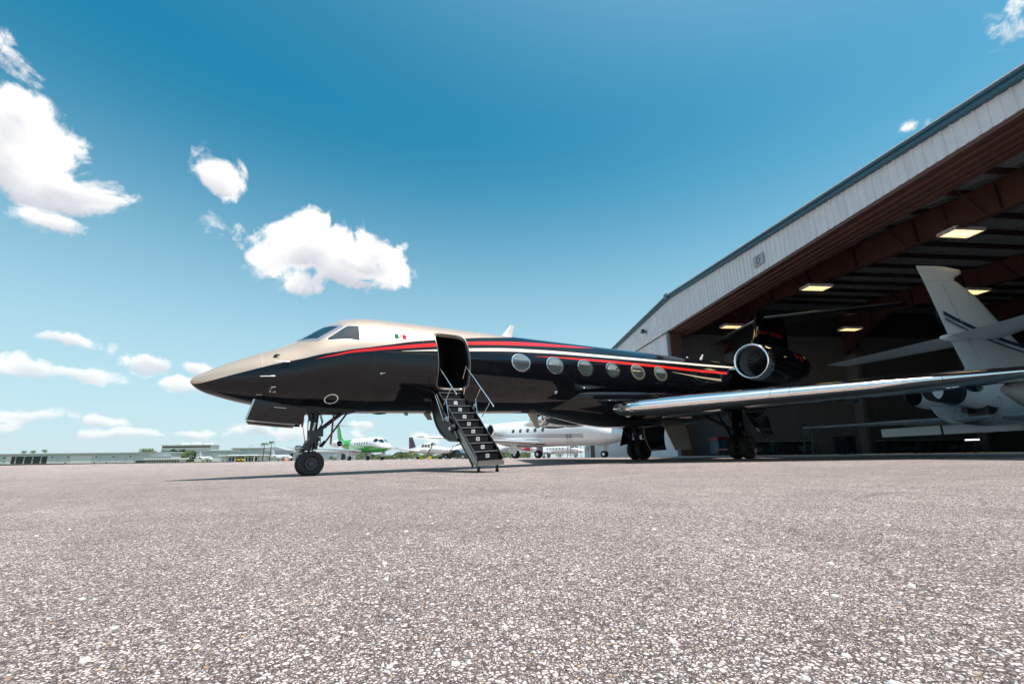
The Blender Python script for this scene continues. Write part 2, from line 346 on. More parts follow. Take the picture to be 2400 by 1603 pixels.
# ------------------------------------------------------------------ hangar (local x runs into the building, local y along its front)
HB = (14.0, 29.4, 0.35)
H_ROT = rad(6)
def hw_(p, a, z): return Vector((p*.994522-a*.104528, p*.104528+a*.994522, z+CAM_Z))
hang = empty('hangar', (*hw_(HB[0], HB[1], 0)[:2], HB[2]), H_ROT, 'white ribbed metal hangar with teal roof edge and one bay standing open', 'hangar')
def H(p, a, z): return Vector((p-HB[0], a-HB[1], z+CAM_Z-HB[2]))
def zr(a): return 10.69-.068*abs(a-28.5)
def build_hangar():
    PANEL = mat('hangar_white_sheet', (.63, .65, .67), .45, 0, 0, noise=(2.2, .13), stretch=(1, 1.6, .12)); TEAL = mat('teal_trim', (.025, .105, .15), .4, noise=(1.5, .1))
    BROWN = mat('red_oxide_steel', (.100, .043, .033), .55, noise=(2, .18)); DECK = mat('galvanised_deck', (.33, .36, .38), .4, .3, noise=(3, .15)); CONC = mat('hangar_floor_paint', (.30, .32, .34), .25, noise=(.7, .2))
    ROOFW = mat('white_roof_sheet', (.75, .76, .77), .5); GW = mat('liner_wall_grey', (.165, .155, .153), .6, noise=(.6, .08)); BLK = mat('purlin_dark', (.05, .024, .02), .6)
    zb = 8.45
    # floor slab
    m = MB(); m.mm(H(14.0, 3.2, -.6), H(52, 30.2, -.027)); m.build('floor_slab', CONC, hang)
    m = MB(); m.mm(H(13.7, 3.2, -.4), H(13.99, 30.2, -.06)); m.build('door_threshold', mat('threshold_steel', (.10, .12, .13), .4, .5), hang)
    m = MB(); m.mm(H(14.6, 3.5, -.0262), H(14.75, 29.2, -.022)); m.build('floor_line', mat('yellow_line', (.6, .5, .08), .6), hang)
    # fascia panels
    w = .9
    for i in range(57):
        a0 = 3.0+i*w; a1 = a0+w; m = MB()
        m.hexa([H(14.0, a0, zb), H(14.04, a0, zb), H(14.04, a1-.004, zb), H(14.0, a1-.004, zb), H(14.0, a0, zr(a0)-.08), H(14.04, a0, zr(a0)-.08), H(14.04, a1-.004, zr(a1)-.1), H(14.0, a1-.004, zr(a1)-.1)])
        for k in range(3):
            r0 = a0+k*.3+.02
            m.hexa([H(13.965, r0+.02, zb+.002), H(13.999, r0, zb+.002), H(13.999, r0+.09, zb+.002), H(13.965, r0+.07, zb+.002), H(13.965, r0+.02, zr(r0)-.12), H(13.999, r0, zr(r0)-.12), H(13.999, r0+.09, zr(r0+.09)-.12), H(13.965, r0+.07, zr(r0+.07)-.12)])
        if i % 2 == 0:
            for k in range(3):
                r0 = a0+k*.3+.2; m.box(H(13.996, r0, zb+.55), (.012, .03, .03))
        m.build('fascia_panel', PANEL, hang)
    # roof trim in lengths, roof sheets
    for (b0, b1) in [(2.7, 28.5), (28.5, 54.6)]:
        n = 5
        for k in range(n):
            a0 = b0+(b1-b0)*k/n; a1 = b0+(b1-b0)*(k+1)/n-.006; m = MB()
            m.hexa([H(13.80, a0, zr(a0)-.17), H(14.0, a0, zr(a0)-.17), H(14.0, a1, zr(a1)-.17), H(13.80, a1, zr(a1)-.17), H(13.80, a0, zr(a0)+.02), H(14.0, a0, zr(a0)+.02), H(14.0, a1, zr(a1)+.02), H(13.80, a1, zr(a1)+.02)])
            m.hexa([H(13.72, a0, zr(a0)-.03), H(13.80, a0, zr(a0)-.06), H(13.80, a1, zr(a1)-.06), H(13.72, a1, zr(a1)-.03), H(13.70, a0, zr(a0)+.03), H(13.80, a0, zr(a0)+.03), H(13.80, a1, zr(a1)+.03), H(13.70, a1, zr(a1)+.03)])
            m.build('roof_trim', TEAL, hang)
        m = MB(); m.hexa([H(13.68, b0, zr(b0)+.035), H(52, b0, zr(b0)+.035), H(52, b1, zr(b1)+.035), H(13.68, b1, zr(b1)+.035), H(13.68, b0, zr(b0)+.07), H(52, b0, zr(b0)+.07), H(52, b1, zr(b1)+.07), H(13.68, b1, zr(b1)+.07)])
        m.build('roof', ROOFW, hang)
    m = MB(); m.mm(H(13.66, 28.28, zr(28.5)-.2), H(14.2, 28.72, zr(28.5)+.16)); m.build('ridge_cap', TEAL, hang)
    # closed bay: wall panels below the fascia
    for i in range(28):
        a0 = 29.75+i*.87; a1 = a0+.865; 
        if a1 > 54.2: break
        br = 49.3 < a0 < 51.4; m = MB(); m.mm(H(14.16, a0, -.1), H(14.2, a1, zb-.003))
        for k in range(3): m.hexa([H(14.13, a0+k*.29+.03, -.1), H(14.159, a0+k*.29+.01, -.1), H(14.159, a0+k*.29+.1, -.1), H(14.13, a0+k*.29+.08, -.1), H(14.13, a0+k*.29+.03, zb-.01), H(14.159, a0+k*.29+.01, zb-.01), H(14.159, a0+k*.29+.1, zb-.01), H(14.13, a0+k*.29+.08, zb-.01)])
        m.build('wall_panel', BROWN if br else PANEL, hang)
    m = MB(); m.mm(H(14.1, 52.3, .7), H(14.12, 53.9, 2.2)); m.build('wall_window', GLASS, hang)
    m = MB(); m.mm(H(14.2, 54.0, -.1), H(52, 54.3, 9.0)); m.build('side_wall', PANEL, hang)
    m = MB(); m.mm(H(14.05, 29.42, -.1), H(14.5, 29.72, zb-.003)); m.build('door_jamb', TEAL, hang)
    m = MB(); m.mm(H(14.02, 29.12, -.02), H(14.9, 29.415, zb-.2)); m.build('jamb_plate', BROWN, hang)
    # door tracks and header over the opening
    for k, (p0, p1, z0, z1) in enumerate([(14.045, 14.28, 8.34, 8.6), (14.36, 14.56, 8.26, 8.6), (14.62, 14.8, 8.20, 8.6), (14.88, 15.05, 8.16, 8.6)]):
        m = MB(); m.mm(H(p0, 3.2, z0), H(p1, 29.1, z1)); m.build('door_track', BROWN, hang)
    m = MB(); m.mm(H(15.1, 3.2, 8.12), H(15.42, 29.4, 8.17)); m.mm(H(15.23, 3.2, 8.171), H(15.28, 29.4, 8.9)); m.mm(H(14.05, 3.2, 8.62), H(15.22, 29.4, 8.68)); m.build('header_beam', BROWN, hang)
    # rafters with stiffeners, purlins, deck
    def ztop(a): return zr(a)-.36
    def zbot(a):
        z = ztop(a)-1.05
        if a > 26.3: z -= (a-26.3)/4.0*2.1
        return max(z, 7.0) if a > 26.3 else z
    As = [3.4+1.5*i for i in range(18)]+[30.2]
    for p in (18.6, 28.0, 37.4, 46.6):
        m = MB()
        for a0, a1 in zip(As[:-1], As[1:]):
            m.hexa([H(p-.02, a0, zbot(a0)), H(p+.02, a0, zbot(a0)), H(p+.02, a1, zbot(a1)), H(p-.02, a1, zbot(a1)), H(p-.02, a0, ztop(a0)), H(p+.02, a0, ztop(a0)), H(p+.02, a1, ztop(a1)), H(p-.02, a1, ztop(a1))])
            for zf in (zbot, ztop):
                s_ = -.02 if zf is zbot else .02
                m.hexa([H(p-.16, a0, zf(a0)+s_-.02), H(p+.16, a0, zf(a0)+s_-.02), H(p+.16, a1, zf(a1)+s_-.02), H(p-.16, a1, zf(a1)+s_-.02), H(p-.16, a0, zf(a0)+s_+.015), H(p+.16, a0, zf(a0)+s_+.015), H(p+.16, a1, zf(a1)+s_+.015), H(p-.16, a1, zf(a1)+s_+.015)])
        rf = m.build('rafter', BROWN, hang)
        for i, a in enumerate(As[2:-1:2]):
            m = MB(); m.hexa([H(p-.15, a-.012, zbot(a)+.03), H(p-.025, a-.012, zbot(a)+.03), H(p-.025, a+.012, zbot(a)+.03), H(p-.15, a+.012, zbot(a)+.03), H(p-.15, a-.012, ztop(a)-.03), H(p-.025, a-.012, ztop(a)-.03), H(p-.025, a+.012, ztop(a)-.03), H(p-.15, a+.012, ztop(a)-.03)])
            m.build('stiffener', BLK, rf)
            m = MB(); m.bar(H(p-.1, a+.5, zbot(a)+.1), H(p-1.0, a+.5, ztop(a)-.05), .05, .05); m.build('brace', BLK, rf)
        m = MB(); m.hexa([H(p-.16, 29.7, -.02), H(p+.16, 29.7, -.02), H(p+.16, 30.25, -.02), H(p-.16, 30.25, -.02), H(p-.16, 29.2, 7.0), H(p+.16, 29.2, 7.0), H(p+.16, 30.25, 7.0), H(p-.16, 30.25, 7.0)]); m.build('column', GW, hang)
    for i in range(17):
        a = 4.4+1.5*i; m = MB(); m.mm(H(14.1, a-.05, zr(a)-.34), H(50, a+.05, zr(a)-.125)); m.build('purlin', BLK, hang)
    for (p0, p1) in [(14.06, 18.6), (18.6, 28.0), (28.0, 37.4), (37.4, 50.0)]:
        m = MB(); pts = []; x = p0
        while x < p1-.32: pts += [(x, 0), (x+.23, 0), (x+.235, -.075), (x+.295, -.075)]; x += .30
        pts.append((p1, 0))
        for (b0, b1) in [(3.0, 28.5), (28.5, 30.3)]:
            for (x0, h0), (x1, h1) in zip(pts[:-1], pts[1:]): m.quad(H(x0, b0, zr(b0)-.03+h0), H(x0, b1, zr(b1)-.03+h0), H(x1, b1, zr(b1)-.03+h1), H(x1, b0, zr(b0)-.03+h1))
        m.build('roof_deck', DECK, hang)
    # inner walls in sheets
    for i in range(12):
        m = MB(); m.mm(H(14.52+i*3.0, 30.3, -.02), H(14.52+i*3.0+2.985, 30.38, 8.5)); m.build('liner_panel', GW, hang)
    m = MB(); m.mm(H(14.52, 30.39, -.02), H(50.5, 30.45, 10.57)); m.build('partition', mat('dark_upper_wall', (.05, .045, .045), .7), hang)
    m = MB()
    for (b0, b1) in [(3.0, 28.5), (28.5, 30.3)]: m.hexa([H(50.3, b0, -.02), H(50.5, b0, -.02), H(50.5, b1, -.02), H(50.3, b1, -.02), H(50.3, b0, zr(b0)+.05), H(50.5, b0, zr(b0)+.05), H(50.5, b1, zr(b1)+.05), H(50.3, b1, zr(b1)+.05)])
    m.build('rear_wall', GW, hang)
    m = MB(); m.mm(H(14.05, 2.9, -.1), H(50.3, 3.1, 9.2)); m.build('near_side_wall', PANEL, hang)
    # bay sign with its letter
    sg = MB().mm(H(13.93, 18.55, 8.80), H(13.96, 19.3, 9.32)).build('bay_sign', mat('sign_grey', (.33, .35, .37), .5), hang)
    cu = bpy.data.curves.new('letter', 'FONT'); cu.body = 'D'; cu.size = .40; cu.extrude = .002; cu.align_x = 'CENTER'; cu.align_y = 'CENTER'
    to = bpy.data.objects.new('letter_source', cu); me = bpy.data.meshes.new_from_object(to); bpy.data.objects.remove(to)
    lo = link('letter', me, mat('letter_black', (.02, .02, .02), .5), sg); lo.matrix_local = Matrix.Translation(H(13.925, 18.93, 9.02)) @ Matrix(((0, 0, -1, 0), (-1, 0, 0, 0), (0, 1, 0, 0), (0, 0, 0, 1)))
    MB().mm(H(13.925, 18.78, 9.235), H(13.929, 19.1, 9.265)).build('sign_bar', MATS['letter_black'], sg)
    # floodlight
    fl = empty('wall_floodlight', hw_(13.96, 32.9, 9.3), H_ROT, 'small black floodlight fixed high on the white hangar front', 'floodlight')
    m = MB(); m.mm((-.40, -.16, -.02), (-.16, .16, .24)); m.build('housing', DSTEEL, fl)
    m = MB(); m.mm((-.43, -.13, .0), (-.401, .13, .2)); m.build('lens', mat('lamp_lens_off', (.35, .36, .33), .15), fl)
    m = MB(); m.bar((-.2, 0, .1), (0.0, 0, .05), .05, .05); m.mm((-.03, -.1, -.05), (.0, .1, .15)); m.build('bracket', DSTEEL, fl)
    # ceiling lights
    LB = mat('lit_diffuser', (.9, .8, .6), .5, emis=(1.0, .74, .36), es=2.6)
    names = ['nearest ceiling light panel under the hangar roof, above the white jet tail', 'lit ceiling panel above the black jet tailplane, left of the nearest one', 'small lit ceiling panel left of the black jet fin', 'lit ceiling panel low behind the black jet tailplane', 'lit ceiling panel half hidden by the white jet fin']
    for (a, p, z), lb in zip([(14.2, 19.05, 8.2), (20.3, 17.9, 8.25), (27.3, 17.5, 8.2), (27.4, 26.1, 8.2), (20.1, 26.7, 8.2)], names):
        L_ = empty('ceiling_light', hw_(p, a, z), H_ROT, lb, 'ceiling light', 'hangar ceiling lights')
        m = MB(); sx, sy = .36, .66
        for (u0, u1, v0, v1) in [(-sx, sx, -sy, -sy+.05), (-sx, sx, sy-.05, sy), (-sx, -sx+.05, -sy+.051, sy-.051), (sx-.05, sx, -sy+.051, sy-.051)]: m.mm((v0, u0, 0), (v1, u1, .12))
        m.mm((-sy, -sx, .121), (sy, sx, .14)); m.build('frame', WHITEP, L_)
        MB().mm((-sy+.052, -sx+.052, .05), (sy-.052, sx-.052, .115)).build('diffuser', LB, L_)
        for k in range(6):
            v = -sx+.1+k*.1; MB().mm((-sy+.052, v, .012), (sy-.052, v+.012, .049)).build('louvre', WHITEP, L_)
        for s_ in (-1, 1): MB().rod((s_*.5, 0, .14), (s_*.5, 0, max(zr(a)-.4-z, .5)), .012, 6).build('hanger_rod', DSTEEL, L_)
build_hangar()
# ------------------------------------------------------------------ the black jet
AU = Vector((0.80830062, 0.58697285, 0.04596718)); AN = Vector((0.58759396, -0.80915594, 0.0)); AW = Vector((-0.03719461, -0.02701004, 0.99894295))
A0 = Vector((-0.42143903, 13.84237377, 2.49819797+CAM_Z)); ZB = 2.76
jet = empty('business_jet', (0, 0, 0), 0, 'glossy black business jet with champagne nose top, red stripes and lowered airstair', 'jet')
_o = A0-AW*ZB
jet.matrix_world = Matrix(((-AU.x, AN.x, AW.x, _o.x), (-AU.y, AN.y, AW.y, _o.y), (-AU.z, AN.z, AW.z, _o.z), (0, 0, 0, 1)))
def J(t, y, z): return Vector((-t, y, z+ZB))
def zrel(t, zr_): return zr_-2.498-.046*t            # height above the lens -> height above the cabin axis
def jground(t, y):                                   # cabin-axis height of the ground under (t, y)
    P = A0+AU*t+AN*y; return (gz(P.x, P.y)-P.z)/AW.z
F_TS = [-7.76, -7.7, -7.55, -7.25, -6.8, -6.3, -5.8, -5.4, -5.1, -4.8, -4.4, -4.0, -3.5, -3.0, -2.0, 0.0, 9.0, 11, 13, 15, 17, 19, 20.6, 21.2]
F_ZT = [-0.538, -0.44, -0.347, -0.182, 0.024, 0.233, 0.476, 0.769, 0.944, 1.094, 1.185, 1.211, 1.212, 1.218, 1.211, 1.195, 1.195, 1.195, 1.19, 1.17, 1.1, .98, .86, .80]
F_ZB = [-0.538, -0.62, -0.731, -0.844, -0.968, -1.06, -1.104, -1.128, -1.153, -1.169, -1.188, -1.197, -1.192, -1.192, -1.199, -1.195, -1.195, -1.1, -.78, -.36, .05, .38, .58, .66]
F_WT = [9, 11, 13, 15, 17, 19, 21.2]; F_W = [1.195, 1.17, 1.02, .82, .60, .37, .09]
def pchip(xs, ys):
    n = len(xs); h = [xs[i+1]-xs[i] for i in range(n-1)]; d = [(ys[i+1]-ys[i])/h[i] for i in range(n-1)]; m = [d[0]]+[0]*(n-2)+[d[-1]]
    for i in range(1, n-1):
        if d[i-1]*d[i] > 0:
            w1 = 2*h[i]+h[i-1]; w2 = h[i]+2*h[i-1]; m[i] = (w1+w2)/(w1/d[i-1]+w2/d[i])
    def f(x):
        x = min(max(x, xs[0]), xs[-1]); i = 0
        while i < n-2 and x > xs[i+1]: i += 1
        t = (x-xs[i])/h[i]
        return (2*t**3-3*t**2+1)*ys[i]+(t**3-2*t**2+t)*h[i]*m[i]+(-2*t**3+3*t**2)*ys[i+1]+(t**3-t**2)*h[i]*m[i+1]
    return f
f_zt, f_zb, f_w = pchip(F_TS, F_ZT), pchip(F_TS, F_ZB), pchip(F_WT, F_W)
def f_hw(t):
    if t > 9: return f_w(t)
    f = min(max((t+7.76)/4.76, 0), 1); return 1.195*(1-(1-f)**2.1)**.72
def S(t, ph, off=0.0):                               # skin point at station t, angle ph in degrees above the horizontal
    a, b = f_zt(t), f_zb(t); c, s = math.cos(rad(ph)), math.sin(rad(ph)); w = f_hw(t); h = (a-b)/2
    y, z = w*c, (a+b)/2+h*s
    if off:
        ny, nz = c*h, s*w; l = math.hypot(ny, nz) or 1
        y += off*ny/l; z += off*nz/l
    return y, z
def SJ(t, ph, off=0.0, side=1):
    y, z = S(t, ph, off); return J(t, y*side, z)
C_GOLD = pchip([-7.76, -7.727, -7.495, -7.23, -7.009, -6.757, -6.551, -6.3, -5.885, -5.632, -5.448, -5.161, -4.864, -4.553, -4.058, -3.392, -2.643, -1.629, -1.012, -.324, .3, .9], [-80, -50, -8.9, 3.3, 9.8, 14.3, 17.0, 19.3, 18.3, 16, 14.0, 12, 11.0, 11.6, 15.4, 22.8, 29.8, 40.5, 47, 54.9, 68, 91])
C_R1U = pchip([-5.55, -5.259, -4.965, -4.658, -4.338, -4.061, -3.405, -2.664, -1.658, -1.103, -.028, .878, 1.872, 2.938, 3.609], [9.3, 8.9, 9.0, 9.9, 11.3, 13.3, 18.7, 24.8, 32.9, 37.4, 44.9, 49.6, 52.8, 55.0, 55.8])
C_R1L = pchip([-5.55, -5.259, -4.965, -4.66, -4.341, -4.066, -3.416, -2.688, -1.696, -1.16, -.121, .755, 1.738, 2.85, 3.609], [9.2, 7.4, 6.6, 6.8, 7.9, 9.7, 14.1, 19.3, 27.3, 30.6, 36.3, 40.1, 44.2, 50, 55.6])
C_CU = pchip([-3.65, -2.701, -1.728, -.185, .662, 1.604, 3.71, 5.545, 7.65, 10.1, 12.6], [9.6, 15.3, 21.7, 29.4, 31.6, 33.6, 35.6, 37.1, 38.8, 40.6, 41.8])
C_CL = pchip([-3.65, -2.707, -1.748, -.228, .606, 1.541, 3.63, 5.449, 7.543, 9.954, 12.6], [9.4, 13.1, 17.3, 23.9, 25.8, 28, 30, 31.6, 33.5, 34.7, 35.6])
C_R2U = pchip([.5, 1.484, 3.009, 4.727, 6.672, 8.896, 11.3], [19, 22, 24, 25, 24.8, 23.8, 22.9]); C_R2L = pchip([.5, 1.467, 2.969, 4.668, 6.598, 8.808, 11.3], [18.8, 20, 20.2, 20.2, 19.7, 18.4, 17.2])
C_TU = pchip([7.2, 8.698, 10.68], [13.5, 9.7, 5.5]); C_TL = pchip([7.2, 8.676, 10.68], [13.2, 7.4, .7])
BANDS = {'paint_red_upper': (-5.55, 3.609, C_R1U, C_R1L), 'paint_cream': (-3.65, 12.6, C_CU, C_CL), 'paint_red_lower': (.5, 11.3, C_R2U, C_R2L), 'paint_thin': (7.2, 10.68, C_TU, C_TL)}
def livery_mat():
    m = bpy.data.materials.new('black_jet_livery'); m.use_nodes = True; nt = m.node_tree; N = nt.nodes; L = nt.links; b = N['Principled BSDF']
    def mask(a):
        at_ = N.new('ShaderNodeAttribute'); at_.attribute_name = a
        r = N.new('ShaderNodeMapRange'); r.inputs[1].default_value = -.06; r.inputs[2].default_value = .06; L.new(at_.outputs['Fac'], r.inputs[0]); return r.outputs[0]
    def mx(f, a, b_, dt='RGBA'):
        x = N.new('ShaderNodeMix'); x.data_type = dt; i = (6, 7, 2) if dt == 'RGBA' else (2, 3, 0)
        L.new(f, x.inputs[0])
        for s, v in ((x.inputs[i[0]], a), (x.inputs[i[1]], b_)):
            if isinstance(v, (int, float, tuple)): s.default_value = v
            else: L.new(v, s)
        return x.outputs[i[2]]
    def stripe(a):
        lo, hi = N.new('ShaderNodeAttribute'), N.new('ShaderNodeAttribute'); lo.attribute_name = a+'_lo'; hi.attribute_name = a+'_hi'
        mn = N.new('ShaderNodeMath'); mn.operation = 'MINIMUM'; L.new(lo.outputs['Fac'], mn.inputs[0]); L.new(hi.outputs['Fac'], mn.inputs[1])
        r = N.new('ShaderNodeMapRange'); r.inputs[1].default_value = -.06; r.inputs[2].default_value = .06; L.new(mn.outputs[0], r.inputs[0]); return r.outputs[0]
    g = mask('paint_gold')
    tc = N.new('ShaderNodeTexCoord'); nz = N.new('ShaderNodeTexNoise'); nz.inputs['Scale'].default_value = 2.2; nz.inputs['Detail'].default_value = 5; L.new(tc.outputs['Object'], nz.inputs['Vector'])
    gc = N.new('ShaderNodeMix'); gc.data_type = 'RGBA'; L.new(nz.outputs['Fac'], gc.inputs[0]); gc.inputs[6].default_value = (.64, .47, .35, 1); gc.inputs[7].default_value = (.74, .57, .45, 1)
    c = mx(g, (.005, .0055, .008, 1), gc.outputs[2])
    c = mx(stripe('paint_red_upper'), c, (.66, .018, .018, 1)); c = mx(stripe('paint_cream'), c, (.82, .71, .58, 1)); c = mx(stripe('paint_red_lower'), c, (.70, .025, .015, 1)); c = mx(stripe('paint_thin'), c, (.62, .48, .30, 1))
    L.new(c, b.inputs['Base Color'])
    L.new(mx(g, 0.0, .5, 'FLOAT'), b.inputs['Metallic']); L.new(mx(g, .018, .30, 'FLOAT'), b.inputs['Roughness']); b.inputs['Specular IOR Level'].default_value = .44
    L.new(mx(g, .0, .35, 'FLOAT'), b.inputs['Coat Weight']); b.inputs['Coat Roughness'].default_value = .03
    n2 = N.new('ShaderNodeTexNoise'); n2.inputs['Scale'].default_value = 1.6; n2.inputs['Detail'].default_value = 2; L.new(tc.outputs['Object'], n2.inputs['Vector'])
    bp = N.new('ShaderNodeBump'); bp.inputs['Strength'].default_value = .13; bp.inputs['Distance'].default_value = .02; L.new(n2.outputs['Fac'], bp.inputs['Height']); L.new(bp.outputs[0], b.inputs['Normal']); L.new(bp.outputs[0], b.inputs['Coat Normal'])
    return m
LIV = livery_mat()
DT0, DT1, DP0, DP1 = -2.655, -1.725, -34.5, 43.5
def in_door(t, ph, grow=0.0):
    cx, hx = (DT0+DT1)/2, (DT1-DT0)/2+grow; cy, hy = (DP0+DP1)/2*.0209, (DP1-DP0)/2*.0209+grow; r = .2
    qx = abs(t-cx)-(hx-r); qy = abs(ph*.0209-cy)-(hy-r)
    return math.hypot(max(qx, 0), max(qy, 0))+min(max(qx, qy), 0) <= r
def grid_fuselage():
    ts = [-7.76+.9*(i/26)**1.9 for i in range(27)]
    ts += [-6.86+.06*i for i in range(1, 70)]; ts = [t for t in ts if t < -2.72]
    ts += [-2.70, DT0]+[DT0+(DT1-DT0)*i/31 for i in range(1, 31)]+[DT1, -1.66]
    t = -1.60
    while t < 21.2: ts.append(t); t += .075 if t < 13 else .15
    ts.append(21.2)
    phs = [-90+1.5*i for i in range(121)]; ring = [(p, 1) for p in phs]+[(p, -1) for p in reversed(phs[1:-1])]
    n = len(ring); m = MB(); at_ = {'paint_gold': []}
    for k in BANDS: at_[k+'_lo'] = []; at_[k+'_hi'] = []
    for t in ts:
        cg = C_GOLD(t); cuts = {k: ((v[2](t), v[3](t)) if v[0] <= t <= v[1] else (-98, 98)) for k, v in BANDS.items()}
        for p, s_ in ring:
            y, z = S(t, p); m.v.append(tuple(J(t, y*s_, z)))
            at_['paint_gold'].append((p-cg) if t < .9 else -8)
            for k, (u_, l_) in cuts.items(): at_[k+'_hi'].append(u_-p); at_[k+'_lo'].append(p-l_)
    for i in range(len(ts)-1):
        for j in range(n):
            k = (j+1) % n
            if ring[j][1] == 1 and ring[k][1] == 1 and DT0-1e-6 <= ts[i] and ts[i+1] <= DT1+1e-6:
                if all(in_door(tt, pp) for tt in (ts[i], ts[i+1]) for pp in (ring[j][0], ring[k][0])): continue
            m.face((i*n+j, (i+1)*n+j, (i+1)*n+k, i*n+k))
    m.face([(len(ts)-1)*n+j for j in range(n)])
    me = m.mesh('fuselage', smooth=True)
    for k, v in at_.items(): a = me.attributes.new(k, 'FLOAT', 'POINT'); a.data.foreach_set('value', v)
    return link('fuselage', me, LIV, jet)
FUS = grid_fuselage()
def patch(name, poly, mt, parent, off=.005, side=1, rings=6, sub=6):   # a curved pane that follows the skin
    pts = []
    for (a, b) in zip(poly, poly[1:]+poly[:1]):
        for k in range(sub): pts.append((a[0]+(b[0]-a[0])*k/sub, a[1]+(b[1]-a[1])*k/sub))
    cx = sum(p[0] for p in pts)/len(pts); cy = sum(p[1] for p in pts)/len(pts); m = MB(); n = len(pts)
    for r in range(rings+1):
        f = r/rings
        for p in pts: m.v.append(tuple(SJ(cx+(p[0]-cx)*f, min(cy+(p[1]-cy)*f, 90), off, side)))
    for r in range(rings):
        for j in range(n):
            k = (j+1) % n; m.face((r*n+j, r*n+k, (r+1)*n+k, (r+1)*n+j))
    return m.build(name, mt, parent, smooth=True)
def oval(tc_, zc_, a, b, k=40): return [(tc_+a*math.cos(6.28318*i/k), math.degrees(math.asin(max(-1, min(1, (zc_+b*math.sin(6.28318*i/k))/1.195))))) for i in range(k)]
def annulus(name, o1, o2, mt, parent, off=.008, side=1):
    m = MB(); n = len(o1)
    for (t, p) in o1: m.v.append(tuple(SJ(t, p, off*.3, side)))
    for (a, b) in zip(o1, o2): m.v.append(tuple(SJ((a[0]+b[0])/2, (a[1]+b[1])/2, off*1.6, side)))
    for (t, p) in o2: m.v.append(tuple(SJ(t, p, off*.3, side)))
    for r in range(2):
        for j in range(n): k = (j+1) % n; m.face((r*n+j, r*n+k, (r+1)*n+k, (r+1)*n+j))
    return m.build(name, mt, parent, smooth=True)
